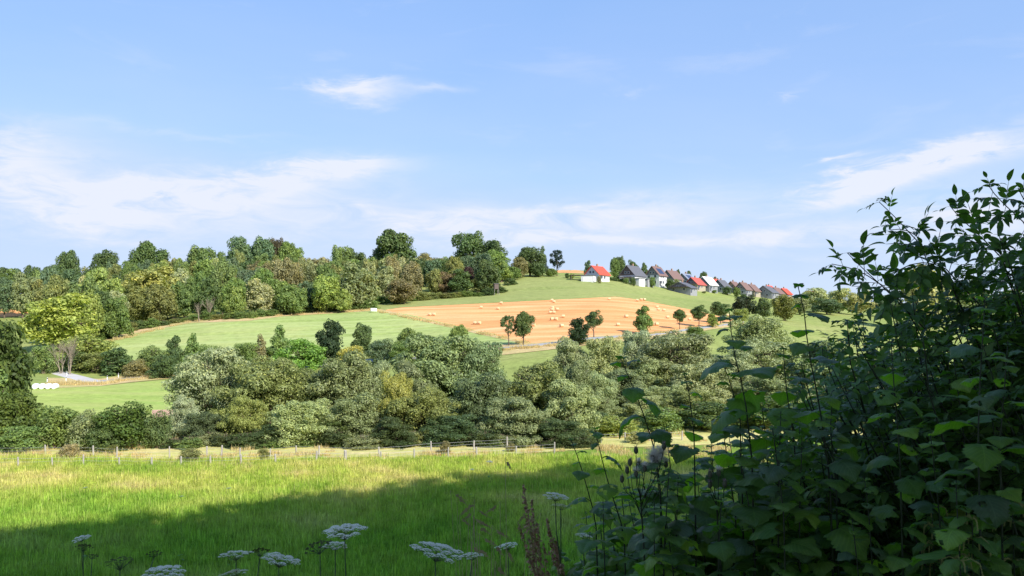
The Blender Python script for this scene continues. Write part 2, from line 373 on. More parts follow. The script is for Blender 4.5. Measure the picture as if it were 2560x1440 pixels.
strip('dry_verge', [(240, 857), (330, 826), (480, 799), (620, 795), (700, 786), (930, 772)], [(240, 864), (330, 836), (400, 822), (480, 808), (620, 803), (700, 792), (930, 778)], M_DRYV, .10, nv=4)
strip('dry_verge', [(1190, 865), (1350, 857), (1480, 842), (1640, 831), (1860, 802)], [(1190, 895), (1350, 878), (1480, 862), (1640, 846), (1860, 812)], M_DRYV, .08, nv=6)
strip('road', [(250, 951), (440, 932), (800, 908), (1100, 882), (1200, 873), (1350, 859), (1480, 843), (1640, 833), (1750, 818), (1860, 803)], [(250, 958), (440, 938), (800, 916), (1100, 892), (1200, 883), (1350, 866.5), (1480, 850), (1640, 839), (1750, 824), (1860, 808)], M_ROAD, .14, nv=6)
strip('dry_verge', [(120, 945), (250, 948), (330, 935), (440, 926)], [(120, 972), (250, 966), (330, 956), (440, 946)], M_DRYV, .08, nv=6)
strip('lane', [(120, 924), (160, 929), (200, 938), (250, 951)], [(120, 932), (160, 943), (200, 957), (250, 957)], M_LANE, .14, nv=6)
strip('lower_pasture', [(-60, 978), (60, 974), (250, 966), (440, 948), (820, 940)], [(-60, 1050), (250, 1040), (480, 1034), (820, 1030)], M_LOWP, .06)
strip('bare_soil', [(380, 1026), (720, 1020)], [(380, 1045), (720, 1045)], M_SOIL, .07, nv=5)
strip('far_stubble_field', [(-80, 748), (80, 750)], [(-80, 797), (80, 790)], M_HAY, .1)
strip('crest_stubble_field', [(1380, 668), (1410, 669), (1460, 679), (1520, 690)], [(1380, 682), (1410, 682), (1460, 684), (1520, 691)], M_HAY, .1)
strip('mown_meadow', [(-60, 1108), (300, 1100), (600, 1098), (900, 1092), (1100, 1085), (1600, 1072), (2700, 1050)], [(-60, 1160), (300, 1163), (600, 1160), (900, 1152), (1200, 1142), (1500, 1122), (2700, 1078)], M_MOWN, .05, nv=10, sub=20)
strip('meadow', [(-120, 1162), (300, 1165), (600, 1162), (900, 1154), (1200, 1144), (1500, 1124), (2700, 1080)], [(-120, 1560), (2700, 1560)], M_MEAD, .05, nv=30, sub=30)

# ------------------------------------------------------------------ trees: crowns of leaf faces, trunks with limbs
def unit(v): return v / (np.linalg.norm(v, axis=-1, keepdims=True) + 1e-9)
def leaf_cards(C, Nn, s, aspect=1.7, r=rng, droop=None):
    n = len(C); Nn = unit(Nn); t = r.normal(size=(n, 3))
    if droop is not None: t = t * (1 - droop) + np.array([0, 0, -2.0]) * droop
    t = unit(t - (t * Nn).sum(1, keepdims=True) * Nn); b = np.cross(Nn, t)
    s = s * r.uniform(.65, 1.35, (n, 1)); a = t * s * aspect * .5; b = b * s * .5
    V = np.stack([C - a, C + b * .9 + Nn * s * .08, C + a, C - b * .9 + Nn * s * .08], 1).reshape(-1, 3)
    return V, np.arange(4 * n).reshape(n, 4)
def envelope(shape, t):
    if shape == 'round': return np.sqrt(np.clip(1 - (2 * t - 1) ** 2, 0, 1)) * (1.0 - .12 * (t - .5))
    if shape == 'dome': return np.sqrt(np.clip(1 - t ** 2.2, 0, 1)) * (.78 + .22 * np.minimum(1, t * 4))
    if shape == 'oval': return np.clip(np.sin(np.pi * np.clip(t, 0, 1) ** .8), 0, 1) ** .65
    if shape == 'cone': return (1 - t) ** .75 * .95 + .06
    if shape == 'lean': return np.sqrt(np.clip(1 - (1.7 * t - .7) ** 2, 0, 1))
def crown(name, seed, shape, w=10., h=10., nb=45, br=1.35, nl=6000, s=.42, m=None, asp=1.7, open_=0.0, droop=None, up=.35, lumps=6):
    r = np.random.default_rng(seed)
    if lumps:
        L = []
        for k in range(lumps):
            tl = (k + .5) / lumps * .78 + .12; en = float(envelope(shape, np.array(tl))); aa = k * 2.4 + r.uniform(-.6, .6); R0 = w * r.uniform(.15, .27) * (1.05 - .35 * tl)
            rr = max(0, en * w / 2 - R0) * r.uniform(.55, 1.05); L.append((rr * math.cos(aa), rr * math.sin(aa), min(tl * h, h - R0 * 1.05), R0, R0 * h / w * r.uniform(.9, 1.2)))
        L.append((r.normal() * .4, r.normal() * .4, h * .5, w * .27, h * .40)); L = np.array(L); pk = L[:, 3] ** 2 / (L[:, 3] ** 2).sum(); li = r.choice(len(L), nb, p=pk)
        dd = unit(r.normal(size=(nb, 3)) + np.array([0, 0, .35])); c = L[li, :3] + dd * np.stack([L[li, 3], L[li, 3], np.minimum(L[li, 4], L[li, 3] * 1.25)], 1) * r.uniform(.7, 1.0, (nb, 1)); c[:, 2] = np.clip(c[:, 2], br * .4, h - br * .5)
        bs = br * r.uniform(.55, 1.2, nb); n = nb
    else:
        t = r.uniform(.04, .97, nb * 3); env = envelope(shape, t); keep = r.uniform(0, 1, nb * 3) < (.25 + .75 * env); t = t[keep][:nb]; env = env[keep][:nb]; n = len(t)
        ang = r.uniform(0, 2 * np.pi, n); rad = env * (w / 2 - br * .7) * r.uniform(.35, 1.0, n) ** .5 * r.uniform(.86, 1.1, n)
        c = np.stack([rad * np.cos(ang), rad * np.sin(ang), br * .6 + t * (h - br * 1.5)], 1)
        bs = br * r.uniform(.6, 1.3, n) * (.55 + .45 * env)
    Cs = []; Ns = []
    per = bs ** 2; per = (per / per.sum() * nl * .9).astype(int)
    for i in range(n):
        k = per[i]; d = unit(r.normal(size=(k, 3)) + np.array([0, 0, up])); sq = np.array([1, 1, .98])
        rr = bs[i] * (1 - np.abs(r.normal(0, .17, (k, 1)))) * (1 + .25 * np.sin(5 * d[:, :1] + i) * np.cos(6 * d[:, 1:2]))
        Cs.append(c[i] + d * sq * rr); Ns.append(d + r.normal(size=(k, 3)) * .45 + np.array([0, 0, .2]))
    k = nl - int(per.sum()); tt = r.uniform(.05, .95, k); en = envelope(shape, tt); an = r.uniform(0, 6.283, k); rd = en * (w / 2) * .8 * np.sqrt(r.uniform(0, 1, k))
    Cs.append(np.stack([rd * np.cos(an), rd * np.sin(an), tt * h * .93], 1)); Ns.append(r.normal(size=(k, 3)))
    Cs = np.concatenate(Cs); Cs[:, 2] *= h / np.percentile(Cs[:, 2], 99.7); Cs[:, :2] *= (w / 2) / np.percentile(np.hypot(Cs[:, 0], Cs[:, 1]), 98.5)
    V, F = leaf_cards(Cs, np.concatenate(Ns), s, asp, r, droop)
    me = mesh(name, V, F, (m or M_LEAF,)); me['blobs'] = [float(x) for x in c[:10].ravel()]; return me
def trunk(name, seed, h=10., cb=1.5, w=10., n=7, r0=.32, m=None, multi=1):
    r = random.Random(seed); b = MB()
    for k in range(multi):
        ox = (k - (multi - 1) / 2) * .5; lean = Vector((ox * 1.6 + r.uniform(-.6, .6), r.uniform(-.6, .6), 0)); top = Vector((0, 0, h * .82)) + lean
        pts = [Vector((ox, 0, -1.2))] + [Vector((ox, 0, 0)).lerp(top, q) + Vector((r.uniform(-.15, .15), r.uniform(-.15, .15), 0)) * (q > 0) for q in (0, .25, .5, .75, 1)]
        b.tube(pts, [r0 * 1.3, r0 * 1.1, r0 * .85, r0 * .6, r0 * .35, .04], 6)
        for i in range(n):
            q = r.uniform(.22, .85); p = Vector((ox, 0, 0)).lerp(top, q); a = r.uniform(0, 6.283); L = w * .42 * (1.05 - q * .6)
            d = Vector((math.cos(a), math.sin(a), r.uniform(.5, 1.1))).normalized()
            e1 = p + d * L * .5; e2 = p + d * L + Vector((0, 0, L * .12)); b.tube([p, e1, e2], [r0 * .38, r0 * .24, .03], 4, cap=False)
            for _ in range(2):
                a2 = r.uniform(0, 6.283); b.tube([e1, e1 + (d + Vector((math.cos(a2), math.sin(a2), .4)) * .6) * L * .4], [r0 * .18, .02], 3, cap=False)
    return b.mesh(name, (m or M_BARK,), True)
CR = {}
CR['round'] = [crown('round_crown', 100 + i, 'round', nb=52, br=1.45, nl=11000, s=.32, lumps=7) for i in range(5)]
CR['oval'] = [crown('oval_crown', 120 + i, 'oval', w=7.5, h=10, nb=60, br=1.1, nl=9000, s=.30, lumps=7) for i in range(3)]
CR['dome'] = [crown('dome_crown', 140 + i, 'dome', nb=60, br=1.35, nl=11000, s=.34) for i in range(4)]
CR['lean'] = [crown('ash_crown', 150 + i, 'lean', w=9, h=10, nb=85, br=.95, nl=11000, s=.29, asp=1.9) for i in range(3)]
CR['cone'] = [crown('cone_crown', 160 + i, 'cone', w=6.5, h=10, nb=60, br=.85, nl=6000, s=.30, up=0, lumps=0) for i in range(2)]
CR['open'] = [crown('open_crown', 170 + i, 'round', nb=34, br=.95, nl=4200, s=.33, lumps=0) for i in range(3)]
CR['willow'] = [crown('willow_crown', 180 + i, 'dome', nb=120, br=.9, nl=44000, s=.132, m=M_WILLOW, asp=2.4, droop=.45, lumps=11) for i in range(6)]
CR['bush'] = [crown('bush_crown', 200 + i, 'dome', nb=55, br=1.3, nl=8000, s=.30) for i in range(3)]
TR = {k: [trunk('trunk_' + k, 300 + j, w=(10 if k not in ('oval', 'cone') else 7), multi=(3 if k in ('willow', 'bush') else 1), n=(5 if k in ('willow', 'bush') else 8)) for j in range(2)] for k in CR}
GREEN = dict(dark=(.050, .085, .030), mid=(.085, .135, .038), blue=(.062, .105, .058), olive=(.150, .175, .055), yellow=(.27, .31, .05), lime=(.185, .245, .06), brown=(.135, .125, .060), copper=(.115, .085, .055),
             grey=(.175, .21, .105), silver=(.27, .30, .19), sage=(.25, .28, .145), tan=(.23, .21, .12), bright=(.11, .22, .035), gold=(.25, .245, .06))
GREEN = {k: tuple(x * (1.75 if max(v) < .14 else 1.3) for x in v) for k, v in GREEN.items()}; GREEN['yellow'] = (.32, .36, .11); GREEN = {k: tuple(.85 * x + .15 * (v[0] * .45 + v[1] * .45 + v[2] * .1) * (1, 1, .8)[i] for i, x in enumerate(v)) for k, v in GREEN.items()}
def jit(c, a=.12): 
    k = random.uniform(1 - a, 1 + a); return (c[0] * k * random.uniform(.94, 1.06), c[1] * k, c[2] * k * random.uniform(.9, 1.1))
def tree(kind, name, u, vtop, wpx, Y, colr, label=None, cat='tree', group=None, cb=.12, sink=0.0, loc=None, vb=None):
    p = loc if loc is not None else GY(u, Y)
    if vb is not None: zb = ray(1280, vb)[2] * Y; 
    H = ray(1280, vtop)[2] * Y - p.z if loc is None else vtop
    H = max(H, 1.0); Wd = wpx / FPX * Y if loc is None else wpx
    t = empty(name, p, random.uniform(0, 6.283))
    if group: t['group'] = group
    t['category'] = cat
    if label:
        later(t, label, u)
    me = random.choice(CR[kind]); nomw = {'oval': 7.5, 'cone': 6.5, 'lean': 9}.get(kind, 10)
    c = ob('crown', me, t, color=jit(GREEN[colr] if isinstance(colr, str) else colr)); kz = H * (1 - cb) / 9.9; kx = Wd / nomw * 1.05
    c.scale = (kx, kx * random.uniform(.9, 1.1), kz); c.location = (0, 0, H * cb - sink)
    tr = ob('trunk', random.choice(TR[kind]), t); tr.scale = (kx, kx, H / 10.0)
    return t
# ------------------------------------------------------------------ hillside wood
EDGE = [(-80, 800), (60, 800), (240, 853), (330, 826), (480, 799), (620, 794), (700, 785), (930, 770), (950, 758), (1100, 745), (1240, 735), (1285, 705), (1400, 690)]
SKYL = [(-80, 655), (0, 652), (60, 648), (110, 655), (200, 662), (250, 645), (330, 640), (450, 630), (560, 622), (600, 606), (700, 612), (760, 636), (830, 640), (900, 640), (980, 625), (1050, 640), (1120, 632), (1180, 620), (1240, 622), (1280, 650), (1310, 665), (1400, 682)]
def eu(x, T): return float(np.interp(x, [p[0] for p in T], [p[1] for p in T]))
ANCH = [(90, 'at the far left'), (230, 'above the four wrapped bales'), (330, "above the green field's left tip"), (470, 'around the big yellow-green ash'), (600, 'left of the skyline clump'), (740, 'above the conical field trees'), (860, 'above the dark oval field tree'), (960, "left of the wood's corner"), (1090, "right of the wood's corner"), (1200, 'above the stubble field'), (1300, 'beside the raised hide')]
TONE = dict(dark='dark green', mid='mid green', blue='bluish green', olive='olive green', yellow='yellow-green', lime='lime green', brown='brownish green', copper='copper-red', grey='grey-green', sage='sage green', tan='dry tan-leaved', silver='silvery')
def anch(u):
    for a, s in ANCH:
        if u < a: return s
    return "at the wood's right end"
ROWP = ['at the wood foot', 'behind the wood foot', 'half way up the wood', 'high in the wood', 'near the skyline', 'on the skyline']
WG = 'trees of the hillside wood'
for k, (dy, step) in enumerate([(4, 62), (20, 58), (42, 56), (68, 54), (98, 50), (130, 46)]):
    u = -90 + k * 17
    while u < 1300:
        ue = u + random.uniform(-14, 14)
        e = G(max(ue, 235), eu(max(ue, 235), EDGE)) if ue > 235 else GY(ue, 215)
        Y = e.y + dy + random.uniform(-5, 5); 
        if ue > 1180 and k > 3: u += step; continue
        if ue > 1235 and k > 1: u += step; continue
        if ue < 100 and k in (0, 1, 2): u += step; continue
        p = GY(ue, Y); H = random.uniform(13.5, 18) if k else random.uniform(10, 15)
        if ue > 1220: H = 9
        vt = 840 - (p.z + H) / Y * FPX; lim = eu(ue, SKYL) + random.uniform(8, 18); vt = max(vt, lim)
        pal = ['mid', 'dark', 'olive', 'grey', 'mid', 'sage', 'olive', 'blue', 'mid', 'grey', 'brown'] if ue > 560 else ['mid', 'olive', 'lime', 'olive', 'olive', 'sage', 'dark', 'mid', 'mid', 'lime']
        if ue > 1150: pal = ['dark', 'mid', 'blue', 'brown', 'olive']
        if k == 5: pal = ['mid', 'dark', 'blue', 'olive']
        if ue < 200 and k > 2: pal = ['blue', 'dark', 'mid', 'grey']
        c = random.choice(pal); kind = random.choice(['round', 'dome', 'lean', 'lean', 'oval'])
        if (840 - vt) / FPX * Y - p.z > 4:
            tree(kind, 'ash_tree' if kind == 'lean' else 'broadleaf_tree', ue, vt, random.uniform(60, 86) * 235 / Y, Y, c, f'{TONE[c]} tree {ROWP[k]} {anch(ue)}', group=WG, cb=.10)
        u += step
S = [  # kind, name, u, vtop, w, Y, colour, label
 ('lean', 'ash_tree', 152, 736, 165, 203, (.30, .345, .085), 'bright yellow-green rounded ash above the pale lane'),
 ('lean', 'ash_tree', 380, 668, 165, 262, 'yellow', 'big yellow-green ash with visible limbs in front of the wood'),
 ('lean', 'ash_tree', 237, 672, 80, 255, 'lime', 'light green leaning ash left of the big yellow-green ash'),
 ('round', 'broadleaf_tree', 215, 700, 90, 235, 'mid', 'mid green tree right behind the bright yellow-green ash'),
 ('round', 'broadleaf_tree', 130, 705, 90, 240, 'olive', 'olive tree rising over the bright yellow-green ash'),
 ('dome', 'broadleaf_tree', 240, 730, 90, 225, 'dark', 'dark green tree between the bright yellow ash and the field tip'),
 ('dome', 'broadleaf_tree', 290, 745, 75, 222, 'mid', "fresh green tree at the green field's left tip"),
 ('round', 'oak_tree', 365, 607, 92, 400, 'dark', 'lone dark round oak on the skyline above the yellow-green ash'),
 ('round', 'oak_tree', 258, 628, 72, 400, 'dark', 'smaller dark oak on the skyline left of the lone round oak'),
 ('round', 'oak_tree', 163, 628, 66, 385, 'dark', 'dark wide-crowned oak standing out on the left skyline'),
 ('round', 'broadleaf_tree', 500, 618, 90, 390, 'mid', 'broad mid green tree on the skyline left of the tall clump'),
 ('round', 'oak_tree', 605, 597, 84, 400, 'blue', 'left bluish tree of the tall skyline clump'),
 ('round', 'oak_tree', 658, 596, 84, 400, 'blue', 'middle bluish tree of the tall skyline clump'),
 ('round', 'oak_tree', 692, 598, 50, 405, (.09, .085, .055), 'dark copper treetop in the tall skyline clump'),
 ('round', 'oak_tree', 725, 606, 70, 402, 'mid', 'thin paler tree at the right end of the skyline clump'),
 ('round', 'broadleaf_tree', 645, 655, 80, 330, 'brown', 'brownish tree half way up the wood left of centre'),
 ('lean', 'ash_tree', 800, 648, 90, 335, 'tan', 'pale tan-green ash high in the middle of the wood'),
 ('lean', 'ash_tree', 895, 660, 110, 262, 'grey', "tall wind-swept grey-green ash at the wood's corner"),
 ('lean', 'ash_tree', 815, 690, 80, 255, 'lime', 'light green wind-swept ash left of the corner ash'),
 ('lean', 'ash_tree', 860, 725, 48, 252, 'lime', "yellowish tinged tree at the wood's foot near the corner"),
 ('dome', 'broadleaf_tree', 730, 715, 80, 250, 'mid', 'rounded green tree at the foot of the wood above the oval tree'),
 ('lean', 'ash_tree', 650, 700, 65, 252, 'sage', 'pale slender ash with bare stems at the wood foot'),
 ('dome', 'broadleaf_tree', 590, 720, 60, 248, 'lime', 'bright green tree beside the pale slender ash'),
 ('round', 'oak_tree', 990, 580, 118, 395, 'dark', 'large dark domed tree topping the skyline in the middle'),
 ('round', 'broadleaf_tree', 848, 616, 56, 400, 'mid', 'small pointed treetop left of the large dark dome'),
 ('round', 'broadleaf_tree', 885, 622, 60, 405, 'dark', 'small flat-topped treetop near the large dark dome'),
 ('lean', 'ash_tree', 975, 650, 75, 320, 'sage', 'pale sage tree below the large dark dome'),
 ('round', 'broadleaf_tree', 1010, 700, 90, 280, 'brown', "brownish tree right of the wood's corner"),
 ('round', 'broadleaf_tree', 1075, 635, 70, 350, 'brown', 'reddish brown topped tree right of the large dome'),
 ('round', 'copper_beech', 1112, 680, 58, 305, 'copper', 'dull red copper tree above the stubble field'),
 ('round', 'copper_beech', 1160, 668, 50, 310, (.075, .045, .045), 'dark purple copper tree above the stubble field'),
 ('round', 'oak_tree', 1180, 583, 96, 375, 'dark', 'tall dark domed tree left of the wood end on the skyline'),
 ('round', 'oak_tree', 1225, 603, 82, 372, 'dark', 'second dark domed tree beside the tall one'),
 ('lean', 'ash_tree', 1240, 625, 66, 340, 'mid', 'lighter green tree below the two dark domes'),
 ('oval', 'broadleaf_tree', 1255, 655, 50, 335, 'lime', "lime green tree at the wood's right edge"),
 ('dome', 'broadleaf_tree', 1210, 690, 60, 305, 'olive', 'olive tree left of the raised hide'),
 ('round', 'oak_tree', 1325, 618, 84, 355, 'dark', 'big dark rounded tree right of the wood on the crest'),
 ('dome', 'broadleaf_tree', 1300, 645, 48, 348, 'brown', 'brownish bushy tree left of the big rounded crest tree'),
 ('cone', 'spruce_tree', 1356, 617, 30, 362, 'blue', 'tall slim dark spruce on the crest'),
 ('dome', 'hedge_bush', 1345, 660, 40, 352, 'dark', 'dark bush under the slim spruce'),
 ('dome', 'hedge_bush', 1380, 672, 34, 356, 'mid', 'low green bush under the flat-crowned crest pine'),
 ('dome', 'hedge_bush', 1430, 684, 12, 345, 'lime', 'clipped light green bush beside the carport'),
 ('dome', 'hedge_bush', 1418, 683, 12, 348, 'dark', 'small dark bush left of the clipped bush'),
]
for a in S: tree(*a, group=WG, cb=.08)
# pine with an open flat crown on the crest
tree('open', 'pine_tree', 1393, 626, 42, 360, (.03, .055, .045), 'lone open-crowned dark pine on the crest left of the white house', cb=.28)

# brambles and low shrubs along the wood's foot
for i, u in enumerate(np.arange(250, 1290, 27)):
    p = G(u, eu(u, EDGE) + 1); Y = p.y - 1 + random.uniform(-1, 1)
    c = random.choice(['dark', 'mid', 'olive', 'mid'])
    tree('bush', 'bramble_bush', u, 840 - (p.z + random.uniform(1.8, 3.6)) / Y * FPX, random.uniform(34, 50), Y, c, f'low {TONE[c]} brambles {anch(u)}', 'bush', "brambles along the wood's foot", cb=0, sink=.6)

# ------------------------------------------------------------------ bare trees
def bare(seed, H=10., spread=.5, n0=6):
    r = random.Random(seed); b = MB()
    def grow(p, d, L, rad, lv):
        q = p + d * L + Vector((r.uniform(-.1, .1), r.uniform(-.1, .1), 0)) * L; b.tube([p, (p + q) / 2 + Vector((r.uniform(-.05, .05) * L, 0, 0)), q], [rad, rad * .8, rad * .55], 4 if lv < 2 else 3, cap=False)
        if lv >= 5: return
        for k in range(3 if lv < 3 else 2):
            a = r.uniform(0, 6.283); nd2 = (d + Vector((math.cos(a), math.sin(a), .25)) * spread * r.uniform(.6, 1.2)).normalized()
            grow(p + (q - p) * r.uniform(.45, 1), nd2, L * r.uniform(.62, .8), rad * .55, lv + 1)
    for k in range(2): grow(Vector((k * .3, 0, -.6)), Vector((r.uniform(-.25, .25), r.uniform(-.2, .2), 1)).normalized(), H * .30, .16, 0)
    return b.mesh('bare_branches', (M_BARK_PALE,), True)
BARE = [bare(5), bare(8, spread=.42)]
for (u, vt, Y, lab, me) in [(182, 792, 167, 'bare pale dead tree in front of the bright yellow-green ash', 0), (160, 815, 168, 'smaller bare dead tree beside the lane', 1), (88, 850, 172, 'leafless pinkish tree left of the lane', 1), (500, 735, 246, 'bare-limbed pale tree standing in the wood foot', 1), (525, 715, 250, 'twiggy brown bare tree inside the wood', 0)]:
    p = GY(u, Y); H = (840 - vt) / FPX * Y - p.z
    t = empty('dead_tree', p, random.uniform(0, 6), lab, 'tree'); o = ob('branches', BARE[me], t); o.scale = (H / 12, H / 12, H / 10)

# ------------------------------------------------------------------ hedge line below the green field
HG = 'shrubs and small trees below the green field'
for a in [('oval', 'shrub', 300, 868, 80, 168, 'dark', 'dark round shrub at the left end of the roadside hedge'), ('bush', 'shrub', 345, 895, 60, 165, 'brown', 'brownish shrub right of the dark round one'),
          ('bush', 'shrub', 385, 862, 55, 169, 'mid', 'green twin-topped shrub in the roadside hedge'), ('oval', 'shrub', 440, 838, 45, 172, 'dark', 'tall dark shrub left of the pale willow'), ('cone', 'small_conifer', 484, 832, 45, 172, 'mid', 'pointed green conifer behind the pale willow'),
          ('bush', 'shrub', 415, 885, 60, 163, 'dark', 'low dark shrub under the twin-topped one'), ('bush', 'shrub', 220, 835, 100, 176, 'lime', 'yellow-green shrub overhanging the lane'), ('bush', 'shrub', 245, 880, 80, 172, 'olive', 'olive shrub at the right of the lane'), ('bush', 'shrub', 200, 870, 70, 174, 'dark', 'dark shady shrub behind the lane'),
          ('bush', 'shrub', 118, 862, 60, 168, 'mid', 'green tree just left of the lane mouth'),
          ('bush', 'shrub', 530, 860, 60, 168, 'mid', 'green shrub peeping over the pale willow'), ('bush', 'shrub', 620, 855, 60, 168, 'mid', 'green shrub left of the two conical trees'), ('cone', 'conical_tree', 655, 835, 45, 172, 'brown', 'brown-tipped conical tree, the lower of two'), ('cone', 'conical_tree', 700, 812, 62, 173, 'mid', 'taller conical green tree below the field'),
          ('bush', 'shrub', 760, 845, 95, 168, 'bright', 'bright green leafy shrub right of the conical trees'), ('oval', 'broadleaf_tree', 830, 800, 68, 175, (.032, .058, .028), 'dark dense oval tree in front of the green field'), ('oval', 'broadleaf_tree', 908, 806, 50, 180, 'dark', 'smaller oval tree right of the dark dense one'),
          ('bush', 'shrub', 955, 845, 60, 172, 'blue', 'low bluish shrubs right of the smaller oval tree'), ('bush', 'shrub', 880, 862, 60, 166, 'gold', 'yellow-tipped shrub below the dark oval tree'), ('bush', 'shrub', 1005, 850, 50, 170, 'mid', 'low shrub left of the round-headed tree'), ('round', 'broadleaf_tree', 1025, 818, 62, 174, 'mid', 'round-headed green tree behind the big willow'),
          ('bush', 'shrub', 1070, 835, 50, 174, 'dark', 'dark shrub touching the round-headed tree'), ('round', 'broadleaf_tree', 1143, 810, 46, 176, 'mid', "small green tree below the stubble field's left corner"), ('bush', 'shrub', 580, 870, 50, 166, 'dark', 'dark shrub behind the right crown of the pale willow'), ('bush', 'shrub', 560, 900, 80, 160, 'mid', 'green shrub hidden between the willows')]:
    a = list(a); a[4] *= 1.3 if a[0] == 'bush' else 1.12; tree(*a, cat='tree' if 'tree' in a[1] else 'shrub', group=HG, cb=.02, sink=.3)
# young trees along the road and others in the stubble field
RT = 'young trees along the road'
for (u, vt, w, Y, c, cb, lab, k) in [(1272, 789, 42, 172, 'dark', .38, 'left of the two young trees standing alone before the stubble', 'open'), (1308, 780, 52, 172, 'dark', .30, 'right fuller one of the two young trees before the stubble', 'round'), (1445, 797, 60, 168, (.035, .062, .03), .02, 'dense dark leaning tree by the road', 'oval'),
        (1484, 776, 44, 182, 'dark', .40, 'young tree with a round head behind the leaning one', 'round'), (1608, 766, 48, 190, 'mid', .02, 'tall shaggy tree in the middle of the stubble front', 'oval'), (1698, 774, 30, 205, 'dark', .42, 'small lollipop tree on a thin stem', 'round'), (1746, 763, 42, 215, 'dark', .36, 'young tree with forked stem right of the lollipop tree', 'round'),
        (1780, 785, 36, 215, 'lime', .1, 'yellow-green bush right of the forked young tree', 'bush'), (1800, 755, 45, 230, 'dark', .36, 'dark young tree behind the leafy stem', 'round'), (1735, 815, 52, 190, 'mid', .0, 'round green bush on the near side of the road', 'bush')]:
    tree(k, 'young_tree' if k != 'bush' else 'shrub', u, vt, w, Y, c, lab, 'tree' if k != 'bush' else 'shrub', RT, cb=cb)
for a in [('round', 'broadleaf_tree', 1862, 738, 66, 256, (.045, .07, .04), 'dark grey-green tree below the last houses, left of the pair'), ('round', 'broadleaf_tree', 1908, 746, 46, 252, 'dark', 'right smaller tree of the dark pair below the houses'), ('bush', 'shrub', 1850, 772, 48, 232, 'lime', 'lime bush beneath the dark pair of trees'),
          ('round', 'broadleaf_tree', 1960, 738, 60, 258, 'olive', 'yellowish tree right of the last red roof'), ('round', 'broadleaf_tree', 2032, 722, 80, 330, 'sage', 'first tree of the far right row behind the tall stem'), ('round', 'broadleaf_tree', 2095, 722, 85, 340, 'sage', 'second tree of the far right row'), ('round', 'broadleaf_tree', 2150, 728, 70, 330, 'sage', 'third tree of the far right row'),
          ('round', 'broadleaf_tree', 2065, 745, 65, 318, 'blue', 'darker tree inside the far right row'), ('round', 'broadleaf_tree', 1998, 745, 60, 300, 'grey', 'low tree left of the far right row'), ('round', 'broadleaf_tree', 2210, 740, 80, 330, 'blue', 'dark tree half hidden by the shrub twigs'), ('round', 'broadleaf_tree', 2300, 665, 120, 260, 'sage', 'pale big tree showing behind the upper shrub twigs'), ('round', 'broadleaf_tree', 2420, 700, 120, 280, 'grey', 'grey-green tree mostly hidden by the right shrub'), ('round', 'broadleaf_tree', 2530, 720, 120, 280, 'grey', 'tree hidden behind the right edge shrub')]:
    tree(*a, cat='tree' if 'tree' in a[1] else 'shrub', group='trees right of the village', cb=.12)

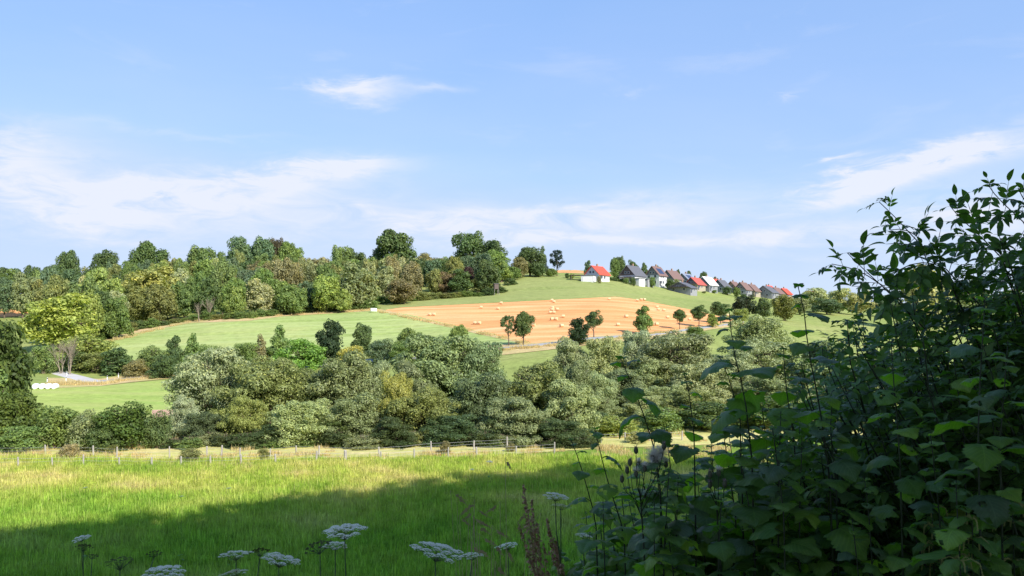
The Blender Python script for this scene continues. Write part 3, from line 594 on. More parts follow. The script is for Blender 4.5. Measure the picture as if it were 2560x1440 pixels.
# ------------------------------------------------------------------ riverside willows and thickets
WI = 'riverside willows and thicket'
for a in [
 ('willow', 'willow_tree', 535, 868, 205, 108, 'silver', 'pale silvery willow at the left end of the willow belt'), ('willow', 'willow_tree', 470, 985, 90, 99, 'silver', 'lower drooping silvery part-willow at the pasture edge'), ('willow', 'willow_tree', 590, 905, 130, 112, 'silver', 'second silvery crown behind the pale willow'),
 ('willow', 'willow_tree', 680, 892, 230, 106, (.25, .285, .11), 'broad olive-yellow willow right of the pale one'), ('willow', 'willow_tree', 620, 985, 120, 97, (.24, .27, .10), 'low olive willow bough right of the soil patch'), ('willow', 'willow_tree', 760, 995, 170, 96, 'sage', 'low olive willow in front of the belt, left of centre'),
 ('willow', 'willow_tree', 865, 878, 215, 108, 'grey', 'tall grey-green willow left of the golden one'), ('willow', 'willow_tree', 900, 980, 180, 98, 'grey', 'lower grey-green willow below the tall one'), ('willow', 'willow_tree', 992, 928, 110, 99, 'gold', 'small golden-yellow willow in the middle of the belt'), ('willow', 'willow_tree', 945, 900, 120, 112, 'sage', 'sage willow behind the golden one'),
 ('willow', 'willow_tree', 1100, 838, 270, 116, (.20, .25, .135), 'largest grey-green willow, tallest of the belt'), ('willow', 'willow_tree', 1200, 850, 160, 117, (.21, .26, .14), 'tall willow shoulder right of the largest one'), ('willow', 'willow_tree', 1060, 965, 190, 98, 'olive', 'olive willow below the largest one'), ('willow', 'willow_tree', 1215, 930, 200, 103, (.17, .205, .11), 'dusky willow right of centre'),
 ('willow', 'willow_tree', 1340, 905, 210, 104, 'olive', 'wide olive willow right of centre'), ('willow', 'willow_tree', 1425, 945, 150, 99, 'sage', 'sage green willow at the near belt right end'), ('willow', 'willow_tree', 1290, 990, 170, 96, 'grey', 'low willow in front of the dusky one'),
 ('willow', 'willow_tree', 1425, 842, 125, 125, 'sage', 'round pale willow right of the gap in the belt'), ('willow', 'willow_tree', 1510, 842, 130, 124, 'sage', 'tall pale willow with a dark hollow'), ('willow', 'willow_tree', 1590, 825, 140, 128, 'silver', 'pale willow under the shaggy tree'), ('willow', 'willow_tree', 1690, 830, 220, 122, (.235, .25, .13), 'broad pale willow in the right half'), ('willow', 'willow_tree', 1560, 920, 150, 116, 'grey', 'shaded lower willow in the right cluster'), ('willow', 'willow_tree', 1740, 905, 170, 112, 'sage', 'near pale willow in the right cluster'),
 ('willow', 'willow_tree', 1900, 790, 180, 150, 'sage', 'willow behind the tall leafy stems, far one'), ('willow', 'willow_tree', 1890, 850, 190, 128, 'sage', 'willow behind the tall leafy stems, near one'), ('willow', 'willow_tree', 2050, 850, 200, 125, 'grey', 'willow hidden by the shrub, its left part showing'), ('willow', 'willow_tree', 1650, 960, 140, 108, 'sage', 'low willow between the leafy stems'), ('willow', 'willow_tree', 2250, 880, 220, 125, 'grey', 'willow showing only through shrub gaps'),
 ('willow', 'willow_tree', 1480, 925, 120, 110, 'sage', 'pale willow left of the hollow one, lower'), ('willow', 'willow_tree', 1625, 890, 140, 118, 'sage', 'pale willow in the middle of the right cluster'), ('willow', 'willow_tree', 1820, 885, 150, 114, 'sage', 'pale willow behind the tallest stems, left one'), ('willow', 'willow_tree', 1900, 935, 150, 108, 'grey', 'low willow behind the tallest stems'), ('willow', 'willow_tree', 1500, 985, 110, 104, 'grey', 'low greyish willow over the bright shrub'), ('willow', 'willow_tree', 1610, 985, 130, 104, 'sage', 'low pale willow right above the bright shrub'), ('willow', 'willow_tree', 1720, 970, 150, 104, 'olive', 'low olive willow over the dark stems'), ('willow', 'willow_tree', 2120, 930, 180, 110, 'sage', 'willow glimpsed low through the shrub'), ('willow', 'willow_tree', 520, 1025, 120, 97, (.11, .14, .07), 'low grey willow bough under the pale willow'), ('willow', 'willow_tree', 700, 1050, 130, 95, (.085, .12, .05), 'low dark willow skirt left of centre near the ground'), ('willow', 'willow_tree', 830, 1045, 130, 96, (.10, .14, .05), 'low green skirt below the tall grey-green willow'), ('willow', 'willow_tree', 985, 1035, 140, 95, (.085, .12, .05), 'low dark willow under the golden crown'), ('willow', 'willow_tree', 1130, 1030, 150, 95, (.09, .13, .06), 'low dusky willow under the largest crown'), ('willow', 'willow_tree', 1250, 1035, 130, 96, (.085, .12, .05), 'low dark willow right of the dusky skirt'), ('willow', 'willow_tree', 1390, 1040, 150, 95, (.10, .135, .055), 'low dusky willow at the right end foot'), ('willow', 'willow_tree', 780, 920, 120, 108, 'olive', 'olive willow filling between the broad and the tall one'), ('willow', 'willow_tree', 1030, 900, 130, 110, 'grey', 'grey willow between the golden and the largest one'), ('willow', 'willow_tree', 1440, 900, 110, 112, 'grey', 'grey willow closing the gap at the right'),  # low skirts coloured dark to paint the shade at the willow feet
 ('bush', 'shrub', 1540, 1035, 120, 93, 'lime', 'bright light green shrub at the meadow edge'), ('bush', 'shrub', 1650, 1010, 130, 96, 'mid', 'green shrub right of the bright one'), ('bush', 'shrub', 1490, 1020, 70, 97, 'dark', 'dark shrub left of the bright one'), ('bush', 'shrub', 1760, 1000, 150, 98, 'dark', 'dark shrub behind the leafy stems'), ('bush', 'shrub', 1900, 985, 170, 100, 'dark', 'dark shrub filling under the far willow'), ('bush', 'shrub', 2050, 990, 170, 100, 'dark', 'dark shrub deep behind the stems'),
 ('dome', 'oak_tree', -10, 805, 165, 104, (.06, .095, .026), 'large dark leafy tree at the left picture edge'), ('dome', 'oak_tree', 48, 975, 115, 97, (.085, .125, .03), 'lower yellowish-green leafy tree in front of the large left one'), ('dome', 'oak_tree', -60, 900, 160, 98, 'mid', 'leafy tree cut by the left picture edge'),
 ('bush', 'hazel_bush', 150, 1008, 120, 95, 'mid', 'green hazel bush left of the grey one'), ('bush', 'hazel_bush', 222, 1020, 90, 94, 'grey', 'greyish bush between two green ones'), ('bush', 'hazel_bush', 320, 1000, 150, 95, (.075, .125, .03), 'large green hazel bush under the pasture'), ('bush', 'hazel_bush', 405, 1022, 70, 96, 'dark', 'narrow dark bush beside the soil patch'), ('bush', 'hazel_bush', 270, 1060, 90, 93, 'dark', 'low dark bush between the hazels'), ('bush', 'hazel_bush', 60, 1060, 120, 92, 'mid', 'low green bush at the far left bottom of the thicket')]:
    a = list(a)
    if a[2] < 470: a[5] -= 13
    elif a[2] < 1480 and a[5] < 120: a[5] -= 10
    if a[0] == 'willow' and a[4] >= 150: a[4] *= 1.1
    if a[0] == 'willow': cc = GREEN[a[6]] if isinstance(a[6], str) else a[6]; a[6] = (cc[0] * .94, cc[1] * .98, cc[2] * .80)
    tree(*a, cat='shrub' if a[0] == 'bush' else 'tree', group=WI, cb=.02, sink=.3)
for u in range(445, 1490, 33):      # low shrubs; their dark tones paint the shade under the willow belt
    uu = u + random.uniform(-10, 10); Y = random.uniform(83, 85.5)
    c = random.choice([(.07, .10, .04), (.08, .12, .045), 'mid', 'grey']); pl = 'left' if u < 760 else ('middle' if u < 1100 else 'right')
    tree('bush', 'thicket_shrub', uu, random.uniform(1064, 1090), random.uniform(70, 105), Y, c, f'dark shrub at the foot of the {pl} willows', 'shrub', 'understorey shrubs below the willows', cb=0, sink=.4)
for (u, vt, w, Y, c, lab) in [(187, 1105, 55, 74.5, 'tan', 'reddish tan thorn bush behind the first fence posts'), (487, 1116, 55, 73.5, 'olive', 'dark spreading thorn bush on the fence line'), (668, 1117, 36, 75, 'olive', 'small olive thorn bush beside the pair of posts'), (1115, 1098, 32, 77, 'brown', 'single spiky brown thorn bush by the fence'), (1277, 1112, 26, 79, 'brown', 'tiny dark bush far along the fence'), (250, 1108, 50, 79.5, 'grey', 'grey low scrub under the hazels'), (290, 1112, 40, 79, 'olive', 'yellowish low scrub at the thicket foot'), (70, 1118, 60, 78, 'grey', 'scrub at the left end of the thicket foot'), (1590, 1075, 60, 86, 'sage', 'weedy clump behind the first leafy stems'), (1480, 1082, 50, 86, 'olive', 'weedy yellow-green clump at the willow foot'), (1370, 1085, 60, 86, 'olive', 'long grass clump right of the brown thorn')]:
    tree('bush', 'thorn_bush', u, vt, w, Y, c, lab, 'bush', 'bushes near the fence', cb=0, sink=.2)

# ------------------------------------------------------------------ tall trees beside and behind the camera (their shade lies on the meadow)
BIG = [crown('tall_crown', 400 + i, 'round', w=13, h=20, nb=95, br=2.3, nl=9000, s=.85) for i in range(2)]
BT = trunk('tall_trunk', 77, h=26, w=10, r0=.42)
def woodtree(x, y, top, base, w, lab):
    z = gz(x, y); t = empty('tall_tree', (x, y, z), random.uniform(0, 6), lab, 'tree', 'tall trees of the wood behind the viewpoint')
    c = ob('crown', random.choice(BIG), t, color=jit(GREEN['dark'])); c.location = (0, 0, base - z); c.scale = (w / 13, w / 13, (top - base) / 20)
    o = ob('trunk', BT, t); o.scale = (1, 1, (top - z) / 27)
SH = []
for k in range(16):
    f = k / 15; SH.append((7 + 44 * f + random.uniform(-.4, .4), 3 + 27 * f + random.uniform(-.5, .5), float(np.interp(f, [0, .2, .6, 1], [27, 27.5, 28.5, 27])) + random.uniform(-.5, .5), float(np.interp(f, [0, .25, .5, 1], [11, 4, 0, -8])), 9.5))
SH += [(2, -8, 27, 13, 12), (-10, -12, 27, 11, 12), (10, -7, 26, 8, 12), (17, 0, 26, 3, 12), (25, 7, 26, 1, 12), (33, 13, 26, 0, 12), (5, -18, 30, 9, 13), (15, -14, 30, 4, 13), (-4, -20, 30, 8, 13)]
for i, s in enumerate(SH): woodtree(*s, 'tall tree of the wood around the viewpoint, outside the picture')

# ------------------------------------------------------------------ village
WH = {}
def hm(key, c, **k):
    if key not in WH: WH[key] = simple(key, c, k.get('var', .06), k.get('scale', 1.5), k.get('rough', .85), k.get('spec', .2))
    return WH[key]
M_GLASS = hm('window_glass', (.06, .07, .09), rough=.15, spec=.6); M_FRAME = hm('window_frame', (.7, .7, .68))
CW = dict(white=hm('white_render', (.62, .62, .62)), cream=hm('cream_render', (.36, .32, .24)), grey=hm('grey_render', (.17, .175, .19)), dark=hm('dark_slate_cladding', (.12, .125, .15)), lgrey=hm('light_grey_render', (.27, .275, .29)), brick=hm('brick_wall', (.38, .24, .17)), wood=hm('dark_wood', (.13, .10, .09)))
CRF = dict(red=hm('red_roof', (.55, .085, .055), rough=.7), slate=hm('slate_roof', (.12, .12, .135), rough=.6), brown=hm('brown_roof', (.19, .12, .105), rough=.7), dred=hm('dark_red_roof', (.40, .095, .075), rough=.7), pale=hm('sun_glare_roof', (.78, .76, .76), rough=.5), blue=hm('blue_grey_roof', (.22, .24, .30), rough=.5))  # pale: white glare of the sun painted as a roof colour
M_SOLAR = hm('solar_panel', (.03, .04, .09), rough=.15, spec=.7)
def house(u, Y, vapex, w, l, th, wall, roof, label, gable=None, wh=None, wins=1, solar=False, balcony=False, chim=True, name='house'):
    w *= .90; l *= .80
    p = GY(u, Y); H = (ray(1280, vapex)[2] * Y) - p.z; H = max(H, 4.5); rh = min(H * .56, w * (.56 if u < 1715 else .72)) if wh is None else H - wh; eh = H - rh
    # local: ridge along +Y', gable end at y'=0 facing -Y'; rotated by th
    t = empty(name, p, R(th), label, 'house', 'houses of the village on the hill')
    b = MB(); x = w / 2
    V = [(-x, 0, -3), (x, 0, -3), (x, l, -3), (-x, l, -3), (-x, 0, eh), (x, 0, eh), (x, l, eh), (-x, l, eh)]
    b.add(V, [(0, 1, 5, 4), (1, 2, 6, 5), (2, 3, 7, 6), (3, 0, 4, 7), (0, 3, 2, 1)]); ob('wall', b.mesh('house_wall', (CW[wall],)), t)
    g = MB()
    for yy, s in ((-.004, 1), (l + .004, -1)): g.add([(-x, yy, eh), (x, yy, eh), (0, yy, H)], [(0, 1, 2) if s > 0 else (2, 1, 0)])
    g.add([(-x + .01, .12, eh), (x - .01, .12, eh), (0, .12, H - .02)], [(2, 1, 0)]); 
    ob('gable', g.mesh('house_gable', (CW[gable or wall],)), t)
    o_ = .55; sl = rh / x
    for s in (-1, 1):
        r = MB(); e = s * (x + o_); ez = eh - sl * o_; th_ = .22
        V = [(0, -o_, H + .02), (e, -o_, ez + .02), (e, l + o_, ez + .02), (0, l + o_, H + .02)]; V += [(a, c, d + th_) for a, c, d in V]
        Fq = [(0, 1, 2, 3), (7, 6, 5, 4), (0, 4, 5, 1), (1, 5, 6, 2), (2, 6, 7, 3), (3, 7, 4, 0)]
        ro = ob('roof', r.mesh('roof', ()) if False else (r.add(V, Fq) or r.mesh('roof_slope', (CRF[roof],))), t)
        if solar and s > 0:
            q = MB(); k0, k1 = .25, .8; V = [(e * k0, l * .2, H + .28 - (H - ez) * k0), (e * k1, l * .2, H + .28 - (H - ez) * k1), (e * k1, l * .8, H + .28 - (H - ez) * k1), (e * k0, l * .8, H + .28 - (H - ez) * k0)]
            V += [(a, c, d + .06) for a, c, d in V]; q.add(V, Fq); ob('solar_panel', q.mesh('solar_panel', (M_SOLAR,)), ro)
        if chim and s < 0:
            q = MB(); q.box((-.5, l * .6, H + .35), (.6, .6, 1.7)); ob('chimney', q.mesh('chimney', (CW['brick'],)), ro)
    def win(cx, cz, side, ww=1.1, hh=1.2, door=False):
        f = MB(); pn = MB()
        if side == 'g':
            f.box((cx, -.045, cz), (ww + .16, .07, hh + .16)); pn.box((cx, -.09, cz), (ww, .03, hh)); pn.box((cx, -.09, cz), (.01, .031, hh))
        else:
            sx_ = side * x; f.box((sx_ + side * .045, cx, cz), (.07, ww + .16, hh + .16)); pn.box((sx_ + side * .09, cx, cz), (.03, ww, hh))
        fo = ob('door' if door else 'window', f.mesh('window_frame', (M_FRAME if not door else CW['wood'],)), t); ob('pane', pn.mesh('window_pane', (M_GLASS,)), fo)
    nf = 2 if eh > 4.2 else 1
    for f_ in range(nf):
        z0 = 1.55 + f_ * 2.7
        for cx in (-w * .25, w * .22): win(cx, z0, 'g')
        for k in range(2 if l < 9 else 3): win(l * (.25 + k * .27), z0, 1)
    win(-.8, eh + rh * .28, 'g', .9, 1.0); win(.8, eh + rh * .28, 'g', .9, 1.0)
    win(l * .12, .95, 1, .95, 2.0, True)
    if balcony:
        q = MB(); q.box((0, -.9, 2.55), (w * .8, 1.6, .16)); 
        for k in range(13): q.box((-w * .39 + w * .78 * k / 12, -1.66, 3.05), (.07, .05, .85))
        q.box((0, -1.66, 3.5), (w * .8, .08, .09)); ob('balcony', q.mesh('balcony', (CW['wood'],)), t)
    return t
house(1480, 340, 665, 8.4, 9.5, -42, 'white', 'red', 'white house with bright red roof, leftmost of the village', balcony=False)
house(1568, 350, 664, 9.0, 11, -42, 'white', 'slate', 'house with dark wooden gable, slate roof and white side wall', gable='wood', balcony=True)
house(1631, 366, 666, 8.0, 8.5, -42, 'white', 'brown', 'house with grey gable over white ground floor and solar panels', gable='grey', solar=True)
house(1668, 378, 676, 7.6, 11, -42, 'lgrey', 'brown', 'pale house with long brownish-grey roof left of the blue roof', gable='grey')
house(1698, 356, 706, 12.5, 7.5, -42, 'lgrey', 'slate', 'low broad grey-gabled house nearest the pasture', gable='grey', balcony=True)
house(1706, 398, 684, 8.0, 9, -42, 'lgrey', 'blue', 'house with blue-grey glossy roof behind the low broad one', solar=True, gable='grey')
house(1728, 384, 694, 7.5, 10, -42, 'cream', 'dred', 'dark-gabled house with dull red roof and cream walls', gable='dark', balcony=True)
house(1757, 392, 692, 8, 10.5, -42, 'lgrey', 'pale', 'house whose pale roof glares white in the sun', gable='grey')
house(1783, 425, 698, 8, 9, -42, 'lgrey', 'red', 'red-roofed house half hidden behind the glaring pale roof')
house(1795, 410, 700, 7.5, 9, -42, 'lgrey', 'slate', 'house with black gable and grey roof', gable='dark')
house(1827, 440, 704, 7.5, 8, -42, 'grey', 'brown', 'brown-roofed house behind the small round garden trees', gable='brick')
house(1850, 428, 706, 7.5, 9, -42, 'lgrey', 'brown', 'steep brown-roofed house right of the garden trees', gable='grey')
house(1872, 436, 711, 7.5, 9, -42, 'cream', 'brown', 'steep brown-roofed house with warm lower wall', gable='grey')
house(1908, 440, 715, 11, 11, -42, 'lgrey', 'slate', 'large light grey gabled house near the right end')
house(1916, 470, 714, 7, 9, -42, 'lgrey', 'red', 'house showing only a red roof top behind the large grey gable')
house(1933, 455, 719, 7.5, 9.5, -42, 'cream', 'brown', 'brown-roofed narrow house right of the large grey gable', gable='dark')
house(1954, 478, 721, 7.5, 9, -42, 'brick', 'red', 'bright red-roofed house at the right end of the village')
house(2015, 560, 728, 12, 9, -70, 'lgrey', 'dred', 'far house with faint red roof behind the right trees', chim=False)
def garage(u, Y, w, l, h, th, wall, label, nm='garage'):
    p = GY(u, Y); t = empty(nm, p, R(th), label, 'garage'); b = MB(); b.box((0, l / 2, h / 2 - 1), (w, l, h + 2)); ob('wall', b.mesh('garage_wall', (CW[wall],)), t)
    r = MB(); r.box((0, l / 2, h + .12), (w + .4, l + .4, .2)); ob('roof', r.mesh('garage_roof', (CRF['slate'],)), t); d = MB(); d.box((0, -.04, 1.1), (w * .75, .06, 2.1)); ob('door', d.mesh('garage_door', (M_FRAME,)), t)
garage(1468, 333, 5.2, 5, 2.7, -20, 'white', 'white flat-roofed garage in front of the red-roofed white house')
garage(1590, 344, 3.4, 4.5, 3.0, -42, 'white', 'white flat-roofed extension beside the dark wooden gable')
garage(1606, 350, 5.4, 5, 2.8, -42, 'lgrey', 'light grey garage right of the white extension')
# carport
p = GY(1446, 338); t = empty('carport', p, 0, 'low dark carport with flat roof left of the white garage', 'carport'); b = MB(); b.box((0, 2, 2.45), (6.5, 4.5, .2)); ob('roof', b.mesh('carport_roof', (CW['wood'],)), t)
for sx_ in (-3, 3):
    for sy_ in (0, 4): b = MB(); b.box((sx_, sy_, 1.1), (.18, .18, 2.5)); ob('post', b.mesh('carport_post', (CW['wood'],)), t)
# garden hedge and garden trees of the village
p0 = G(1512, 700); p1 = G(1600, 713); n = 24; Cc = []
for k in range(2600):
    f = random.random(); q = p0.lerp(p1, f); Cc.append((q.x + random.uniform(-.3, .3), q.y + random.uniform(-.4, .4), gz(q.x, q.y) + random.uniform(0, 1.2)))
V, Fh = leaf_cards(np.array(Cc), rng.normal(size=(len(Cc), 3)), .3); tag(ob('hedge', mesh('hedge', V, Fh, (M_LEAF,)), color=GREEN['dark']), 'long low clipped dark hedge along the gardens above the pasture', 'hedge')
VT = 'garden trees of the village'
for a in [('oval', 1471, 652, 22, 350, 'blue', 'dark garden conifer behind the white house with red roof'), ('round', 1535, 645, 30, 372, 'mid', 'left tree of the pair between the first two houses'), ('round', 1552, 642, 28, 378, 'dark', 'taller right tree of the pair between the first two houses'), ('round', 1582, 651, 28, 395, 'dark', 'round treetop behind the dark wooden gable house'), ('oval', 1610, 658, 22, 385, 'dark', 'pointed treetop right of the slate roof'), ('round', 1642, 664, 20, 410, 'dark', 'treetop over the house with solar panels'),
          ('round', 1694, 674, 14, 420, 'dark', 'small treetop behind the long brownish roof'), ('round', 1720, 678, 18, 430, 'dark', 'round treetop above the blue-grey roof'), ('round', 1758, 680, 24, 430, 'dark', 'dark treetop behind the glaring pale roof'), ('round', 1789, 692, 16, 445, 'dark', 'small treetop right of the pale roof'), ('bush', 1676, 697, 30, 362, 'dark', 'dark garden tree left of the low broad grey house'), ('bush', 1692, 698, 24, 366, 'grey', 'greyish bush behind the low broad grey house'), ('bush', 1630, 693, 20, 350, 'mid', 'green bush below the solar panel house'), ('bush', 1565, 695, 16, 344, 'mid', 'garden bush under the wooden balcony'), ('bush', 1582, 694, 18, 343, 'dark', 'dark garden bush right of the balcony'), ('oval', 1586, 700, 8, 338, 'dark', 'tiny round garden tree on the lawn'), ('bush', 1498, 690, 12, 331, 'brown', 'brown shrub before the white house'), ('bush', 1549, 685, 22, 358, 'mid', 'shrubs between the first two houses'),
          ('bush', 1785, 725, 18, 392, 'mid', 'green garden bush below the pale roof'), ('bush', 1818, 716, 26, 398, 'dark', 'left round garden tree before the brown-roofed house'), ('round', 1842, 718, 20, 398, 'mid', 'right round garden tree before the brown-roofed house'), ('bush', 1858, 735, 20, 395, 'dark', 'dark garden bush by the steep brown roof'), ('bush', 1760, 730, 12, 378, 'olive', 'small yellowish bush by the cream house')]:
    tree(a[0], 'garden_tree' if a[0] != 'bush' else 'garden_bush', a[1], a[2], a[3], a[4], a[5], a[6], 'tree' if a[0] != 'bush' else 'bush', VT, cb=.1 if a[0] != 'bush' else 0)

# ------------------------------------------------------------------ straw bales, wrapped bales, hide, marker posts
M_STRAW = simple('straw', (.66, .46, .26), .18, 9, .95, .1, .6); M_WRAP = simple('white_film', (.80, .84, .78), .06, 3, .4, .4, .2)
def bale_mesh(name, w, r, m, n=18):
    b = MB(); V = []; F = []
    prof = [(-w / 2, r * .55), (-w / 2, r * .93), (-w / 2 + .06, r), (0, r * 1.01), (w / 2 - .06, r), (w / 2, r * .93), (w / 2, r * .55)]
    for (x, rr) in prof:
        for k in range(n): a = 2 * math.pi * k / n; q = 1 + .015 * math.sin(k * 5.1); V.append((x, rr * math.cos(a) * q, r + rr * math.sin(a) * q * (.97 if math.sin(a) < -.5 else 1)))
    for i in range(len(prof) - 1):
        for k in range(n): k2 = (k + 1) % n; F.append((i * n + k, i * n + k2, (i + 1) * n + k2, (i + 1) * n + k))
    c0 = len(V); V += [(-w / 2 + .03, 0, r), (w / 2 - .03, 0, r)]
    for k in range(n): k2 = (k + 1) % n; F += [(c0, k2, k), (c0 + 1, 6 * n + k, 6 * n + k2)]
    b.add(V, F); return b.mesh(name, (m,), True)
BALE = bale_mesh('straw_bale', 1.3, .66, M_STRAW)
for (u, v, lab) in [(1074, 790, "left of a pair of straw bales in the field's left corner"), (1085, 790, "right of a pair of straw bales in the field's left corner"), (1203, 772, 'straw bale near the upper edge above the left corner pair'), (1253, 761, 'straw bale right at the upper edge, left part'), (1245, 775, 'straw bale just below the upper left edge bale'), (1187, 812, 'left of two straw bales by the lower left edge'), (1198, 812, 'right of two straw bales by the lower left edge'),
      (1380, 754, 'upper left of two straw bales at the top edge centre'), (1385, 758, 'lower right of two straw bales at the top edge centre'), (1381, 773, 'topmost straw bale of the central cluster'), (1380, 778, 'second straw bale from top of the central cluster'), (1393, 777, 'right straw bale of the central cluster'), (1376, 785, 'left straw bale at the bottom of the central cluster'), (1385, 785, 'right straw bale at the bottom of the central cluster'),
      (1380, 802, 'left of two straw bales below the central cluster'), (1390, 802, 'right of two straw bales below the central cluster'), (1408, 795, 'straw bale right above the pair below the central cluster'), (1404, 819, 'lowest straw bale near the leaning roadside tree'), (1327, 799, 'straw bale behind the right young tree crown'), (1334, 817, 'straw bale beside the right young tree trunk'), (1523, 751, 'lone straw bale below the hill pasture top corner'), (1593, 754, 'left straw bale of the three on the right upper edge'), (1603, 752, 'middle straw bale of the three on the right upper edge'), (1611, 752, 'right straw bale of the three on the right upper edge'),
      (1566, 795, 'straw bale left of the tall shaggy tree'), (1545, 816, 'straw bale low between the round-headed tree and the shaggy tree'), (1643, 771, 'upper straw bale of two right of the shaggy tree top'), (1646, 777, 'lower straw bale of two right of the shaggy tree top'), (1660, 779, 'straw bale right of the stacked-looking two'), (1669, 797, 'straw bale left of the lollipop tree'), (1632, 815, 'left of two straw bales at the shaggy tree foot'), (1642, 815, 'right of two straw bales at the shaggy tree foot'), (1724, 802, 'straw bale between lollipop and forked trees'), (1820, 792, "straw bale at the field's right end behind leaves")]:
    p = G(u, v); o = ob('straw_bale', BALE, None, (p.x, p.y, p.z + .1)); o.rotation_euler = (0, 0, random.uniform(-.5, .5)); o.scale = (.68, .66, .64); tag(o, lab, 'bale', 'straw bales on the stubble field')
WR = bale_mesh('wrapped_bale', 1.25, .66, M_WRAP)
for i, u in enumerate((99, 115, 131, 146)):
    p = GY(u, 139.5 + i * .2); o = ob('wrapped_bale', WR, None, (p.x, p.y, p.z)); o.rotation_euler = (0, 0, R(90) + random.uniform(-.15, .15)); o.scale = (.76,) * 3
    tag(o, ['leftmost', 'second from the left', 'third from the left', 'rightmost'][i] + ' of the four white wrapped bales in a row', 'bale', 'white wrapped bales by the lane')
p = G(934, 781); o = ob('wrapped_bale', WR, None, p); o.rotation_euler = (0, 0, .3); o.scale = (1.5, 1.1, 1.0); tag(o, "single white wrapped bale at the wood's corner", 'bale')
p = G(1240, 738); t = empty('raised_hide', p, .3, "small dark wooden raised hide at the wood's right edge", 'hide'); b = MB(); b.box((0, 0, 3.2), (1.6, 1.6, 1.9)); ob('cabin', b.mesh('hide_cabin', (CW['wood'],)), t); b = MB(); b.box((0, 0, 4.3), (2.0, 2.0, .15)); ob('roof', b.mesh('hide_roof', (CRF['slate'],)), t)
for (i, j) in ((-1, -1), (1, -1), (1, 1), (-1, 1)): b = MB(); b.tube([(i * 1.0, j * 1.0, -.3), (i * .7, j * .7, 2.3)], .07, 5); ob('leg', b.mesh('hide_leg', (M_POST,)), t)
b = MB(); b.box((0, 0, .45), (.12, .10, 1.1)); MK = b.mesh('marker_shaft', (hm('marker_white', (.8, .8, .8)),)); b = MB(); b.box((0, 0, .82), (.125, .105, .18)); MKB = b.mesh('marker_band', (hm('marker_black', (.03, .03, .03)),))
for (u, v, lab) in [(118, 957, 'white marker post behind the wrapped bales'), (165, 955, 'white marker post right of the wrapped bales'), (167, 940, 'marker post on the far side of the lane'), (268, 952, 'white marker post right of the lane'), (296, 945, 'last white marker post before the hedge'), (410, 939, 'tiny white marker post by the pasture top')]:
    p = G(u, v); t = empty('marker_post', p, 0, lab, 'post', 'road marker posts'); ob('shaft', MK, t); ob('band', MKB, t)

# ------------------------------------------------------------------ fences
b = MB(); b.tube([(0, 0, -.3), (.01, 0, .6), (0, .01, 1.22), (0, .01, 1.27)], [.085, .08, .075, .05], 7); POST = b.mesh('fence_post', (M_POST,))
def fence(name, pts, label, wires=(.35, .65, .93), thick=()):
    P0 = GY(*pts[0]); t = empty(name, P0, 0, label, 'fence'); Q = []
    for i, (u, Y) in enumerate(pts):
        p = GY(u, Y); Q.append(p); o = ob('post', POST, t); o.location = p - P0; s = 1.8 if i in thick else random.uniform(.8, 1.1); o.scale = (s, s, random.uniform(.75, .95)); o.rotation_euler = (random.uniform(-.05, .05), random.uniform(-.07, .07), random.uniform(0, 3))
    for h in wires:
        b = MB()
        for i in range(len(Q) - 1):
            a, c = Q[i] - P0 + Vector((0, 0, h)), Q[i + 1] - P0 + Vector((0, 0, h)); b.tube([a, (a + c) / 2 - Vector((0, 0, .04)), c], .008, 3, cap=False)
        ob('wire', b.mesh('fence_wire', (M_WIRE,)), t)
fence('pasture_fence', [(-30, 69.5), (62, 69.5), (146, 70), (222, 70.3), (311, 70.6), (391, 71), (464, 71.2), (536, 71.6), (612, 72), (696, 72.3), (796, 72.8), (869, 73), (957, 73.5), (1038, 74), (1122, 74.5), (1193, 75), (1290, 76), (1385, 78)], 'near pasture fence of pale wooden posts and wire', thick=(11,))
fence('pasture_fence', [(4, 75.5), (128, 76), (247, 76), (304, 75.5), (435, 76.5), (527, 77), (562, 77.2), (607, 75.5), (682, 76), (747, 78), (803, 77), (952, 76.5), (1080, 79), (1186, 80), (1268, 82), (1350, 83), (1420, 84.5), (1500, 86), (1560, 87), (1620, 88), (1700, 89)], 'farther fence line of grey posts before the willows')

